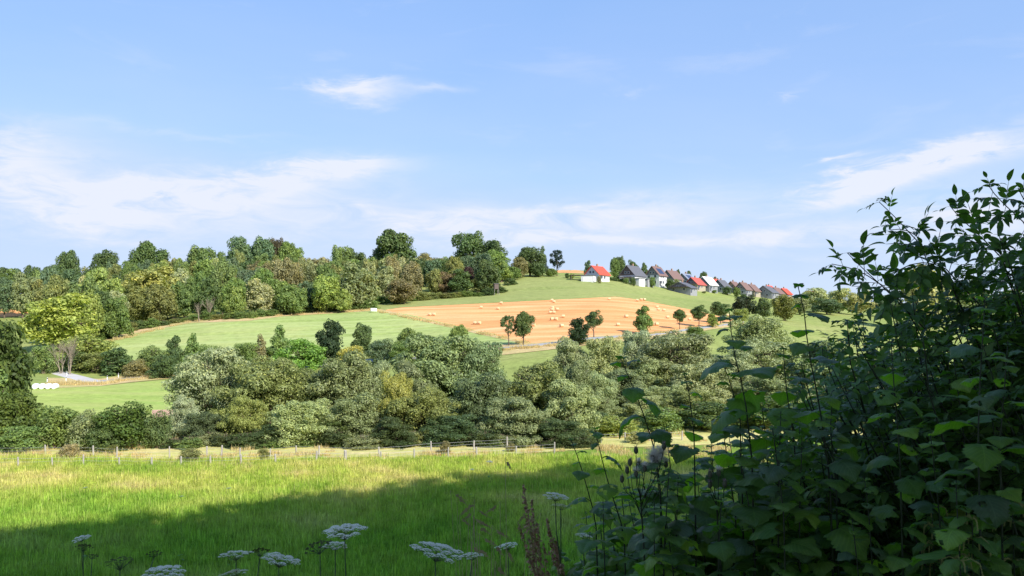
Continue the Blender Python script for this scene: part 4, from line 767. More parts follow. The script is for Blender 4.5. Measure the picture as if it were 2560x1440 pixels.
# ------------------------------------------------------------------ meadow grass (blades in patches, instanced over the meadow)
def meadow_mat(name, bright=1.0):
    m, t, o = mat(name); f1 = tnoise(t, .13, 5, .6); f2 = tnoise(t, .9, 4, .6)
    c = ramp(t, f1, [(.34, (.27, .42, .055)), (.45, (.42, .52, .085)), (.55, (.58, .58, .15)), (.66, (.78, .64, .32))])
    c = mixc(t, 1.0, c, ramp(t, f2, [(.3, .7), (.7, 1.25)]), 'MULTIPLY')
    g_ = nd(t, 'ShaderNodeNewGeometry'); c = mixc(t, 1.0, c, ramp(t, g_.outputs['Random Per Island'], [(0, .6), (1, 1.35)]), 'MULTIPLY')
    c = mixc(t, ramp(t, g_.outputs['Random Per Island'], [(.90, 0.0), (.94, .8)]), c, (.58, .48, .22)); sp_ = nd(t, 'ShaderNodeSeparateXYZ'); t.links.new(g_.outputs['Position'], sp_.inputs[0]); mr = nd(t, 'ShaderNodeMapRange'); mr.inputs['From Min'].default_value = 44; mr.inputs['From Max'].default_value = 62; t.links.new(sp_.outputs[1], mr.inputs['Value']); shade_green = mixc(t, 1.0, mixc(t, 1.0, (.20, .42, .05), ramp(t, g_.outputs['Random Per Island'], [(0, .55), (1, 1.4)]), 'MULTIPLY'), ramp(t, f2, [(.3, .7), (.7, 1.25)]), 'MULTIPLY'); c = mixc(t, ramp(t, mr.outputs[0], [(0, .35), (1, 1.0)]), shade_green, c)  # grass greener towards the viewer, painting the tone of the shaded meadow
    bb = bsdf(t, None, c, .6, .15); tr = nd(t, 'ShaderNodeBsdfTranslucent'); t.links.new(mixc(t, 1.0, c, (1.25, 1.35, .5), 'MULTIPLY'), tr.inputs[0])
    ms = nd(t, 'ShaderNodeMixShader'); ms.inputs[0].default_value = .38; t.links.new(bb.outputs[0], ms.inputs[1]); t.links.new(tr.outputs[0], ms.inputs[2]); t.links.new(ms.outputs[0], o.inputs[0]); return m
M_MG = meadow_mat('meadow_grass')
def grass_patch(seed, n=900, size=2.4, h=.34, w=.016):
    r = np.random.default_rng(seed); base = r.uniform(-size / 2, size / 2, (n, 2)); tuft = r.uniform(-size / 2, size / 2, (n // 14, 2)); k = r.integers(0, len(tuft), n)
    mixm = r.uniform(0, 1, (n, 1)) < .6; base = np.where(mixm, tuft[k] + r.normal(0, .07, (n, 2)), base)
    hh = h * r.uniform(.45, 1.35, n); a = r.uniform(0, 6.283, n); ln = r.uniform(.05, .55, n) * hh; d = np.stack([np.cos(a), np.sin(a)], 1); s = np.stack([-np.sin(a), np.cos(a)], 1) * w * r.uniform(.6, 1.3, (n, 1))
    tall = r.uniform(0, 1, n) > .955; hh = np.where(tall, h * 2.1, hh)
    z0 = np.zeros(n); 
    def v3(xy, z): return np.concatenate([xy, z[:, None]], 1)
    p0, p1 = v3(base - s, z0 - .03), v3(base + s, z0 - .03); m_ = base + d * (ln * .3)[:, None]; p2, p3 = v3(m_ + s * .8, hh * .6), v3(m_ - s * .8, hh * .6); tp = base + d * ln[:, None]
    p4, p5 = v3(tp + s * .15, hh * (1 - .1)), v3(tp - s * .15, hh * (1 - .1))
    V = np.stack([p0, p1, p2, p3, p4, p5], 1).reshape(-1, 3); i = np.arange(n)[:, None] * 6
    F = np.concatenate([i + np.array([[0, 1, 2, 3]]), i + np.array([[3, 2, 4, 5]])], 0)
    return mesh('grass_patch', V, F, (M_MG,))
def scatter(name, meshes, pts, smin, smax, kind='stuff'):
    V = np.array(pts); me = mesh(name + '_points', V, []); o = ob(name, me); tag(o, kind=kind)
    ng = bpy.data.node_groups.new(name + '_nodes', 'GeometryNodeTree'); ng.interface.new_socket('Geometry', in_out='INPUT', socket_type='NodeSocketGeometry'); ng.interface.new_socket('Geometry', in_out='OUTPUT', socket_type='NodeSocketGeometry')
    gi = ng.nodes.new('NodeGroupInput'); go = ng.nodes.new('NodeGroupOutput'); ip = ng.nodes.new('GeometryNodeInstanceOnPoints'); gi_ = ng.nodes.new('GeometryNodeJoinGeometry')
    for me2 in meshes:
        src = bpy.data.objects.new(name + '_patch', me2); oi = ng.nodes.new('GeometryNodeObjectInfo'); oi.inputs['Object'].default_value = src; oi.inputs['As Instance'].default_value = True; ng.links.new(oi.outputs['Geometry'], gi_.inputs[0])
    ng.links.new(gi.outputs[0], ip.inputs['Points']); ng.links.new(gi_.outputs[0], ip.inputs['Instance']); ip.inputs['Pick Instance'].default_value = True
    ri = ng.nodes.new('FunctionNodeRandomValue'); ri.data_type = 'INT'; ri.inputs['Min'].default_value = 0; ri.inputs['Max'].default_value = len(meshes) - 1
    for s_ in ri.inputs:
        if s_.type == 'INT' and s_.name == 'Max': s_.default_value = len(meshes) - 1
        if s_.type == 'INT' and s_.name == 'Min': s_.default_value = 0
    ng.links.new([s_ for s_ in ri.outputs if s_.type == 'INT'][0], ip.inputs['Instance Index'])
    rr = ng.nodes.new('FunctionNodeRandomValue'); rr.data_type = 'FLOAT_VECTOR'; rr.inputs[0].default_value = (0, 0, 0); rr.inputs[1].default_value = (0, 0, 6.283); ng.links.new(rr.outputs[0], ip.inputs['Rotation'])
    rs = ng.nodes.new('FunctionNodeRandomValue'); rs.data_type = 'FLOAT'
    fl = [s_ for s_ in rs.inputs if s_.type == 'VALUE']; fl[0].default_value = smin; fl[1].default_value = smax
    ng.links.new([s_ for s_ in rs.outputs if s_.type == 'VALUE'][0], ip.inputs['Scale']); ng.links.new(ip.outputs[0], go.inputs[0])
    md = o.modifiers.new('scatter', 'NODES'); md.node_group = ng; return o
pts = []
for y in np.arange(33, 74.5, 1.45):
    w0 = -.69 * y - 2; w1 = .72 * y
    for x in np.arange(w0, w1, 1.5): 
        xx, yy = x + random.uniform(-.5, .5), y + random.uniform(-.5, .5)
        if 840 + 11.5 / yy * FPX < 1135: continue
        pts.append((xx, yy, gz(xx, yy) + .04))
scatter('meadow_grass', [grass_patch(1), grass_patch(2), grass_patch(3), grass_patch(4, h=.42)], pts, .8, 1.25)
def straw_patch(seed):
    me = grass_patch(seed, n=300, size=2.2, h=.42, w=.02); me.materials.clear(); me.materials.append(M_DRYG); return me
M_DRYG = leafmat('dry_grass_blade', use_obj=False, base=(.55, .46, .24), trans=.3, rough=.7, spec=.1, var=.35, warm=(1, .9, .5))
pts = []
for k in range(230):
    u = random.uniform(-40, 1800); Y = random.choice([72, 76, 77.5, 84, 88]) + random.gauss(0, 1.0) + max(0, u - 700) * .004; p = GY(u, Y); pts.append((p.x, p.y, p.z + .04))
scatter('dry_grass', [straw_patch(21), straw_patch(22)], pts, .4, .95)
pts = []
for k in range(260):
    a = random.choice([[(240, 862), (480, 803), (930, 775), (1100, 810), (1335, 862)], [(1190, 878), (1350, 868), (1480, 855), (1860, 806)], [(120, 962), (250, 960), (440, 936)]])
    i = random.randrange(len(a) - 1); f = random.random(); p = G(a[i][0] * (1 - f) + a[i + 1][0] * f, a[i][1] * (1 - f) + a[i + 1][1] * f + random.uniform(-1, 2)); pts.append(tuple(p))
scatter('verge_grass', [straw_patch(23)], pts, .7, 1.3)

# ------------------------------------------------------------------ foreground: leaves
def broad_leaf(seed, holes=0, asym=.0):
    r = random.Random(seed); nv_, nu_ = 18, 10; V = []; UV = []; F = []
    droop = r.uniform(.9, 1.7); cup = r.uniform(.05, .35); ph = r.uniform(0, 6)
    P_ = Vector((0, .30, .10)); ang = r.uniform(-.35, .15); p = P_.copy(); mids = [p.copy()]; st = 1.0 / nv_
    for i in range(nv_): a = ang - droop * (i / nv_); p = p + Vector((0, math.cos(a), math.sin(a))) * st; mids.append(p.copy())
    for i in range(nv_ + 1):
        t = i / nv_; w = .52 * (math.sin(math.pi * min(1, (t + .10) / 1.10) ** .72)) ** .8 if t < 1 else 0.0
        a = ang - droop * t; up = Vector((0, -math.sin(a), math.cos(a)))
        for j in range(nu_ + 1):
            s = (j / nu_ - .5) * 2; tooth = 1 + (.16 * abs(math.sin(t * 28.3 + (1.6 if s < 0 else 0))) - .04 if abs(s) > .95 else 0) + (.10 * math.sin(t * 9 + ph) * abs(s))
            back = -.16 * abs(s) ** 2 * max(0, 1 - t * 4) * 1.2
            x = s * w * tooth; z = cup * abs(s) * w - .30 * (abs(s) ** 2) * w * droop + .035 * math.sin(t * 14 + s * 3 + ph) * abs(s)
            q = mids[i] + Vector((x, back, 0)) + up * z; V.append(q); UV.append((j / nu_, t))
    hs = [(r.randint(3, nv_ - 4), r.randint(1, nu_ - 3)) for _ in range(holes)]
    for i in range(nv_):
        for j in range(nu_):
            if any(abs(i - a) < 1 + (a % 2) and j in (b, b + (a % 2)) for a, b in hs): continue
            k = i * (nu_ + 1) + j; F.append((k, k + 1, k + nu_ + 2, k + nu_ + 1))
    b = MB(); b.add(V, F, 0, UV); b.tube([(0, 0, 0), (0, .16, .07), tuple(P_)], [.016, .013, .012], 4, 1); return b.mesh('broad_leaf', (M_BROAD, M_STEM), True)
BLEAF = [broad_leaf(i, holes=(0, 0, 2, 0, 5, 0, 1)[i]) for i in range(7)]
def pinnate(seed, n=3, ll=.5):
    r = random.Random(seed); b = MB(); L = 1.0; R_ = [Vector((0, L * k / 6, -.10 * (k / 6) ** 2 * 2)) for k in range(7)]; b.tube(R_, [.012] * 6 + [.006], 3, 1, cap=False)
    def leaflet(o, yaw, dr, s):
        nv_ = 6; V = []; F = []; UV = []; p = Vector((0, 0, 0)); 
        for i in range(nv_ + 1):
            t = i / nv_; w = .20 * math.sin(math.pi * t ** .8) ** .9 * s + .001; a = .1 - dr * t
            if i: p = p + Vector((0, math.cos(a), math.sin(a))) * s / nv_
            for j in (-1, 0, 1): V.append(p + Vector((j * w, 0, abs(j) * w * .35))); UV.append((.5 + j * .5, t))
        for i in range(nv_):
            for j in (0, 1): k = i * 3 + j; F.append((k, k + 1, k + 4, k + 3))
        M = Matrix.Translation(o) @ Matrix.Rotation(yaw, 4, 'Z') @ Matrix.Rotation(r.uniform(-.4, .4), 4, 'Y'); b.add([M @ v for v in V], F, 0, UV)
    for k in range(n):
        q = R_[0].lerp(R_[-1], .32 + .5 * k / n)
        for s in (-1, 1): leaflet(q, s * r.uniform(.75, 1.15), r.uniform(.5, 1.4), ll * r.uniform(.85, 1.2))
    leaflet(R_[-1], r.uniform(-.2, .2), r.uniform(.3, .9), ll * 1.15); return b.mesh('compound_leaf', (M_PINN, M_STEM), True)
PLEAF = [pinnate(i, n=(2, 2, 3, 3, 2)[i]) for i in range(5)]
LC = [(.095, .175, .044), (.125, .215, .050), (.085, .150, .052), (.19, .29, .055), (.11, .165, .085), (.14, .23, .05)]
def orient(d, roll=0):  # +Y along d, Z as upright as possible
    d = Vector(d).normalized(); x = d.cross(Vector((0, 0, 1))); x = x.normalized() if x.length > .05 else Vector((1, 0, 0)); z = x.cross(d)
    M = Matrix((x, d, z)).transposed().to_4x4(); return M @ Matrix.Rotation(roll, 4, 'Y')
def polyl(pts, n):
    L = [0]; 
    for a, b_ in zip(pts, pts[1:]): L.append(L[-1] + (b_ - a).length)
    out = []
    for k in range(n):
        s = L[-1] * k / (n - 1); i = max(j for j in range(len(L)) if L[j] <= s + 1e-9); i = min(i, len(pts) - 2); f = (s - L[i]) / max(1e-6, L[i + 1] - L[i]); out.append(pts[i].lerp(pts[i + 1], min(1, f)))
    return out, L[-1]
def leafy_plant(path, Y, label, u, size=.115, gap=.062, name='tall_leafy_plant', group='tall broad-leaved plants on the bank', bend=0.0):
    top = [P(a, b_, Y + k * bend) for k, (a, b_) in enumerate(path)]      # from tip downwards
    last = top[-1]; gzv = gz(last.x, last.y); d = (top[-1] - top[-2]); 
    base = Vector((last.x + d.x * .6, last.y + .02, gzv - .1)); pts = top + [base]; root = Vector((base.x, base.y, gzv))
    t = empty(name, root, 0, None, 'plant', group); later(t, label, u)
    line, L = polyl(pts, 26); b = MB(); b.tube([p - root for p in line], [.0014 + .0026 * min(1, k / 12) for k in range(26)], 6); ob('stem', b.mesh('plant_stem', (M_STEM,), True), t)
    s = .015; k = 0; a = random.uniform(0, 6.28); zmin = -.36 * Y
    while s < L:
        p = line[min(25, int(s / L * 25))].lerp(line[min(25, int(s / L * 25) + 1)], (s / L * 25) % 1)
        if p.z < zmin - .05: break
        grow = min(1, .22 + (k / 6.0) ** .8 * .8); sz = size * .95 * grow * random.uniform(.6, 1.2)
        if k < 3: el_ = .9 - .25 * k
        else: el_ = random.uniform(-.05, .5)
        for q in ((0, math.pi) if k < 2 else (0,)):
            M = Matrix.Translation(p - root) @ orient((math.cos(a + q), math.sin(a + q), math.tan(el_)), random.uniform(-.35, .35)) @ Matrix.Scale(sz, 4)
            ob('leaf', random.choice(BLEAF), t, color=jit(random.choice(LC), .2), M=M)
        a += 2.4 + random.uniform(-.4, .4); s += gap * .82 * (.45 + .55 * grow) * random.uniform(.8, 1.25); k += 1
    return t
TB = 'tall leafy plant'
for (path, Y, lab, sz) in [([(1994, 712), (2006, 740), (2020, 870), (2048, 1010), (2075, 1200)], 2.6, 'tallest leafy plant, its tip reaching above the village roofs level', .125), ([(1822, 770), (1832, 870), (1862, 990), (1880, 1150)], 2.7, 'leafy plant whose tip stands before the stubble field right end', .12), ([(1797, 888), (1820, 940), (1850, 1040)], 2.8, 'shorter leafy plant with holed leaves left of the stem before the stubble', .11),
      ([(1550, 892), (1590, 985), (1628, 1090), (1650, 1200)], 2.75, 'leafy plant with one big round leaf before the pale willows', .12), ([(1710, 928), (1722, 980), (1735, 1080), (1738, 1250)], 2.8, 'forked leafy plant in front of the broad pale willow', .105), ([(1958, 865), (1964, 960), (1985, 1100), (1995, 1250)], 2.75, 'slender leafy plant just left of the tallest stem', .10), ([(1424, 1092), (1440, 1130), (1455, 1175), (1490, 1300)], 3.0, 'leafmost small sprout over the sunlit meadow edge', .085), ([(1486, 1066), (1496, 1110), (1515, 1190), (1560, 1330)], 2.9, 'leafy plant rising over the sunny meadow right of the small sprout', .10),
      ([(2228, 852), (2232, 930), (2240, 1020), (2250, 1150)], 2.5, 'leafy plant with yellowish leaves inside the shrub middle', .10), ([(2462, 742), (2458, 830), (2450, 950), (2445, 1100)], 2.35, 'leafy plant high in the right shrub with light top leaf', .105), ([(2520, 852), (2512, 960), (2500, 1100)], 2.4, 'leafy plant near the right edge with pale top leaf', .09), ([(2080, 1010), (2075, 1080), (2090, 1200)], 2.6, 'leafy plant below the tallest stem', .12), ([(2325, 1080), (2335, 1160), (2350, 1300)], 2.5, 'leafy plant with broad pale leaf low in the shrub', .11),
      ([(2390, 1200), (2392, 1260), (2400, 1400)], 2.3, 'star-shaped pale leaf cluster at lower right', .12), ([(2160, 1190), (2170, 1260), (2180, 1400)], 2.5, 'bright green top-leaf plant low right of centre', .10), ([(2130, 1300), (2140, 1380), (2150, 1480)], 2.4, 'rounded pale leaf plant close to the lower border', .11), ([(1800, 1040), (1815, 1120), (1840, 1300)], 2.9, 'dark leafy plant filling between two tall stems', .12), ([(1905, 1020), (1915, 1100), (1930, 1300)], 2.8, 'dark leafy plant under the slender one', .125), ([(1660, 1065), (1672, 1130), (1690, 1300)], 2.8, 'leafy plant with drooping dark leaf behind the thistle', .12)]:
    leafy_plant(path, Y, lab, path[0][0], sz)
def bb(u): return float(np.interp(u, [1380, 1450, 1550, 1650, 1750, 1900, 2000, 2100, 2300, 2600], [1330, 1230, 1180, 1130, 1090, 1060, 980, 930, 880, 830]))
for k in range(66):
    u = 1390 + (k + random.random()) * 27.5 if k < 46 else 1440 + (k - 46 + random.random()) * 28
    if u > 2060 and k % 4: continue
    v = bb(u) + random.uniform(0, 330) * random.random() ** .6; Y = random.uniform(2.5, 3.8); dx = random.uniform(-15, 45)
    z = 'below the thistle' if u < 1620 else ('left of the tallest stem' if u < 1850 else ('around the tallest stem' if u < 2080 else ('under the shrub twigs' if u < 2330 else 'at the right border'))); h = 'high' if v < 1120 else ('mid-height' if v < 1270 else 'low')
    leafy_plant([(u, v), (u + dx * .4, v + 90), (u + dx, v + 220)], Y, f'{h} leafy plant {z}', u, random.uniform(.085, .125), gap=.050)

# pinnate shrubs
def spray(t, root, pts, node=.065, size=.15, tipn=2, z0=None):
    line, L = polyl(pts, 16); b = MB(); b.tube([p - root for p in line], [.0016 + .0035 * k / 15 for k in range(16)], 5); ob('branch', b.mesh('shrub_branch', (M_STEM,), True), t)
    s = 0.0; k = 0; cnt = 0
    while s < L:
        f = s / L * 15; p = line[int(f)].lerp(line[min(15, int(f) + 1)], f % 1); d = (line[max(0, int(f) - 1)] - line[min(15, int(f) + 1)]).normalized()
        side = d.cross(Vector((0, 0, 1))).normalized() if k % 2 == 0 else d.cross(Vector((0, 0, 1))).normalized().cross(d)
        for sg in (-1, 1):
            dd = d * .55 + side * sg + Vector((random.uniform(-.2, .2), random.uniform(-.2, .2), random.uniform(-.5, .2)))
            g_ = min(1, .45 + k * .14) * size * random.uniform(.75, 1.15)
            ob('leaf', random.choice(PLEAF), t, color=jit(random.choice(LC[:3]), .2), M=Matrix.Translation(p - root) @ orient(dd, random.uniform(-.5, .5)) @ Matrix.Scale(g_, 4)); cnt += 1
        s += node * random.uniform(.8, 1.3); k += 1
    return cnt
SB = [([(2198, 505), (2240, 545), (2290, 600), (2355, 660)], 3.3), ([(2118, 632), (2150, 665), (2210, 720), (2260, 760)], 3.3), ([(2470, 462), (2490, 490), (2520, 520), (2575, 570)], 3.2), ([(2375, 515), (2400, 545), (2440, 580), (2500, 640)], 3.4), ([(2545, 470), (2560, 500), (2600, 560)], 3.1), ([(2440, 620), (2480, 640), (2540, 700)], 3.5), ([(2290, 640), (2330, 655), (2355, 662)], 3.3), ([(2400, 590), (2420, 600), (2500, 625)], 3.3), ([(2225, 575), (2260, 572), (2292, 590)], 3.3), ([(2215, 690), (2290, 655), (2355, 662)], 3.35), ([(2080, 660), (2130, 670), (2190, 700)], 3.3)]
def sb(u): return float(np.interp(u, [1900, 1960, 2080, 2200, 2330, 2450, 2560, 2700], [1010, 950, 810, 745, 668, 655, 615, 590]))
shr = []
for k in range(11):
    x = 1.5 + .27 * k; Yb = 3.4 + (k % 4) * .5; shr.append([empty('pinnate_shrub', (x, Yb, gz(x, Yb)), 0, None, 'shrub', 'pinnate-leaved shrubs on the bank'), 0])
    later(shr[-1][0], 'dark shrub with narrow compound leaves', 2000 + k * 50)
for i, (path, Y) in enumerate(SB):
    s_ = shr[5 + i % 6]; root = s_[0].location; pts = [P(a, b_, Y + j * .08) for j, (a, b_) in enumerate(path)]; e = pts[-1]; pts.append(e.lerp(root, .25) + Vector((.1, 0, 0)))
    s_[1] += spray(s_[0], root, pts, node=.085, size=.135)
n_ = 0
while n_ < 215:
    u = random.uniform(1930, 2680); v = sb(u) + 12 + (1330 - sb(u)) * random.random() ** 1.5; Y = random.uniform(2.9, 5.0); tip = P(u, v, Y)
    c = [q for q in shr if q[1] < 285]; 
    if not c: break
    s_ = min(c, key=lambda q: abs(q[0].location.x - tip.x - .35) + random.random() * .5); root = s_[0].location
    L = random.uniform(.4, .75); e = tip + Vector((random.uniform(.15, .45), random.uniform(-.1, .25), -random.uniform(.5, .9))).normalized() * L; mid = (tip + e) / 2 + Vector((-.03, 0, .05))
    s_[1] += spray(s_[0], root, [tip, mid, e], node=.095, size=random.uniform(.125, .175)); n_ += 1
for s_, _ in shr:   # main stems
    root = s_.location
    for q in range(3): b = MB(); tp = Vector((random.uniform(0, .5), random.uniform(-.3, .3), 1.3)); b.tube([(0, 0, -.1), tp * .5 + Vector((.1, 0, 0)), tp], [.014, .010, .005], 6); ob('stem', b.mesh('shrub_stem', (M_BARK,), True), s_)

# undergrowth behind and below (leaves nobody could count)
n = 40000; u = rng.uniform(1400, 2750, n); Y = rng.uniform(3.2, 7.0, n)
sbv = np.interp(u, [1400, 1500, 1600, 1750, 1900, 2000, 2100, 2250, 2400, 2560, 2750], [1440, 1410, 1350, 1290, 1260, 1210, 1150, 1040, 930, 800, 720])
v = sbv + (1560 - sbv) * rng.uniform(0, 1, n) ** .75
C = np.array([ray(a, b_) * c for a, b_, c in zip(u, v, Y)]); keep = C[:, 2] > terr(C[:, 0], C[:, 1]) - .05
V, Fh = leaf_cards(C[keep], rng.normal(size=(keep.sum(), 3)) * .8 + np.array([0, 0, .6]), .048, 2.0)
tag(ob('undergrowth', mesh('undergrowth', V, Fh, (M_PINN,)), color=(.095, .155, .05)), kind='stuff')
pts = []
for k in range(900): x = random.uniform(-6, 6); y = random.uniform(1.5, 8); pts.append((x, y, gz(x, y)))
def bank_patch(s): me = grass_patch(s, n=260, size=.9, h=.32, w=.004); return me
scatter('bank_grass', [bank_patch(31), bank_patch(32)], pts, .7, 1.2)

# ------------------------------------------------------------------ hogweed
M_PETAL = simple('white_petal', (.90, .82, .62), .06, 30, .7, .1); M_HSTEM = simple('hogweed_stem_green', (.09, .13, .05), .2, 20, .6, .3); M_SEED = simple('green_brown_seed', (.16, .17, .06), .3, 30, .8, .1); M_RUST = simple('rusty_seed', (.42, .26, .16), .3, 25, .9, .1); M_STRW = simple('dry_stalk', (.42, .33, .18), .2, 25, .8, .1)
def umbel(seed, R_=.09, seedhead=False):
    r = random.Random(seed); b = MB(); w = MB(); n = 19
    for k in range(n):
        q = math.sqrt((k + .5) / n); a = k * 2.4; x, y = q * R_ * math.cos(a) * r.uniform(.9, 1.1), q * R_ * math.sin(a) * r.uniform(.9, 1.1); z = .052 - q * q * .022 + r.uniform(-.004, .004)
        b.tube([(0, 0, 0), (x * .5, y * .5, z * .6), (x, y, z)], [.0013, .001, .0008], 3, cap=False)
        ur = R_ * (.23 if not seedhead else .13) * r.uniform(.8, 1.2)
        for j in range(26 if not seedhead else 16):
            qq = math.sqrt((j + .5) / 26); aa = j * 2.4 + k; px, py = x + ur * qq * math.cos(aa), y + ur * qq * math.sin(aa); pz = z + .008 * (1 - qq * qq) + r.uniform(-.001, .001)
            s = .0048 * r.uniform(.8, 1.3) if not seedhead else .004; c, s_ = math.cos(aa) * s, math.sin(aa) * s; tz = r.uniform(-.0015, .0015)
            w.add([(px - c, py - s_, pz), (px + s_, py - c, pz + tz), (px + c, py + s_, pz), (px - s_, py + c, pz - tz)], [(0, 1, 2, 3)])
            if seedhead: w.add([(px - c, py, pz - .004), (px, py, pz + .005), (px + c, py, pz - .003)], [(0, 1, 2)])
    return b.mesh('umbel_rays', (M_HSTEM,)), w.mesh('umbel_flowers', (M_SEED if seedhead else M_PETAL,))
UM = [umbel(i) for i in range(4)]; UMS = [umbel(10 + i, .07, True) for i in range(2)]
def hog(heads, label, u):
    h0 = heads[0]; tops = [(P(a, b_ + 14, Y), w_ / FPX * Y / .19, sd_) for (a, b_, w_, Y, sd_) in heads]; p = tops[0][0]; root = Vector((p.x + .03, p.y + .03, gz(p.x, p.y)))
    t = empty('hogweed_plant', root, 0, None, 'plant', 'hogweed plants with white umbels on the bank'); later(t, label, u)
    node = Vector((p.x + .02, p.y, p.z - .38))
    for i, (q, s, sd_) in enumerate(tops):
        b = MB(); nn = node + Vector((0, 0, .14 * (i == 0)))
        pl = [Vector((0, 0, -.05)), (node - root) * .6, nn - root, (nn.lerp(q, .5)) - root + Vector(((q.x - nn.x) * .3, 0, 0)), q - root] if i == 0 else [node - root, node.lerp(q, .6) - root + Vector(((q.x - node.x) * .3, 0, 0)), q - root]
        b.tube(pl, [.0042, .0035, .003, .0024, .002][:len(pl)] if i == 0 else [.003, .0026, .002], 6); ob('stem', b.mesh('hogweed_stem', (M_HSTEM,), True), t)
        rm, fm = random.choice(UMS if sd_ else UM); Mx = Matrix.Translation(q - root) @ Euler((random.uniform(-.12, .22), random.uniform(-.2, .2), random.uniform(0, 6))).to_matrix().to_4x4() @ Matrix.Scale(s, 4)
        o = ob('seed_head' if sd_ else 'umbel', rm, t, M=Mx); ob('seed_cluster' if sd_ else 'flower_cluster', fm, o)
    for q in range(3):
        a = random.uniform(0, 6); ob('leaf', random.choice(BLEAF), t, color=jit(LC[1]), M=Matrix.Translation(Vector((0, 0, .25 + .2 * q))) @ orient((math.cos(a), math.sin(a), .2)) @ Matrix.Scale(.22, 4))
for heads, lab in [([(205, 1340, 42, 5.0, 0)], 'small umbel in front of the shadow edge, leftmost white flower'), ([(208, 1365, 55, 4.5, 1), (230, 1385, 40, 4.5, 1)], 'grey faded umbel below the leftmost white flower'), ([(590, 1388, 78, 3.2, 0), (587, 1432, 66, 3.15, 0), (650, 1378, 66, 3.3, 1)], 'hogweed with two stacked white umbels left of centre'), ([(697, 1405, 98, 3.2, 0)], 'single flat white umbel right of the stacked pair'), ([(862, 1336, 110, 3.1, 0), (838, 1362, 60, 3.15, 0)], 'tallest white hogweed of the lower middle'), ([(800, 1372, 100, 3.15, 1)], 'greenish seed-headed hogweed touching the tallest one'),
      ([(1088, 1390, 130, 3.0, 0), (1180, 1388, 60, 3.2, 0)], 'widest white umbel in the lower middle'), ([(1270, 1362, 55, 3.6, 0)], 'small round white umbel left of the brown dock'), ([(1388, 1240, 66, 3.3, 0), (1402, 1262, 50, 3.3, 0)], 'white umbel pair behind the brown dock'), ([(1458, 1335, 46, 3.4, 0)], 'small white umbel under the leafy plants'), ([(410, 1436, 96, 3.2, 0)], 'white umbel cut by the lower border'), ([(300, 1412, 100, 3.6, 1), (385, 1380, 50, 3.9, 1)], 'brown seed-headed hogweed at lower left'), ([(1645, 1232, 56, 3.0, 0)], 'white umbel among the dark leaves below the thistle'), ([(1500, 1250, 30, 3.3, 0)], 'tiny white umbel beside the dark drooping leaf'), ([(213, 1208, 13, 40, 0)], 'tiny distant umbel in the sunlit meadow, far left'), ([(572, 1209, 13, 40, 0)], 'tiny distant umbel in the sunlit meadow, left of centre'), ([(454, 1229, 12, 40, 0)], 'tiny low umbel in the sunlit meadow'), ([(1224, 1143, 15, 62, 0)], 'faint umbel near the fence at the meadow far edge'), ([(1180, 1162, 12, 55, 0)], 'faint umbel just nearer than the far edge one')]:
    hog(heads, lab, heads[0][0])

# ------------------------------------------------------------------ dock, thistle, grass heads, nettle
def dock(u, v, Y, label, hgt, k0):
    tip = P(u, v, Y); root = Vector((tip.x + .05, tip.y, gz(tip.x, tip.y))); t = empty('dock_plant', root, 0, label, 'plant', 'brown dried docks'); r = random.Random(k0)
    for q in range(5 if k0 == 1 else 3):
        b = MB(); s = MB(); tp = tip - root + Vector(((0, .035, .055, -.02, .08)[q], r.uniform(-.05, .05), (0, -.08, -.16, -.15, -.24)[q])); bs = Vector((.02 * q, 0, tp.z - hgt)); pl = [bs, bs.lerp(tp, .5) + Vector((r.uniform(-.01, .01), 0, 0)), tp]; b.tube(pl, [.004, .003, .001], 5)
        if q == 0: b.tube([Vector((0, 0, 0)), bs], [.006, .004], 5)
        for k in range(170):
            f = r.random() ** .8; c = bs.lerp(tp, 1 - f * .75) + Vector((r.gauss(0, .008), r.gauss(0, .008), 0)) * (.25 + f); a = r.uniform(0, 6); z = .0045 * r.uniform(.7, 1.5); dx, dy = math.cos(a) * z, math.sin(a) * z
            s.add([c + Vector((-dx, -dy, -z)), c + Vector((dy, -dx, 0)), c + Vector((dx, dy, z)), c + Vector((-dy, dx, 0))], [(0, 1, 2, 3)])
        o = ob('stalk', b.mesh('dock_stalk', (M_STRW,)), t); ob('seed_spike', s.mesh('dock_seeds', (M_RUST,)), o)
dock(1308, 1205, 3.2, 'rusty brown seed-covered dock standing left of the leafy plants', .42, 1); dock(1368, 1300, 3.3, 'lower rusty dock just right of the tall brown one', .25, 2)
M_FLUFF = simple('thistle_down', (.85, .80, .72), .08, 40, .9, .1); M_PURP = simple('faded_purple_floret', (.36, .25, .27), .15, 30, .8, .1); M_BRACT = simple('thistle_bract', (.10, .10, .06), .25, 40, .7, .2)
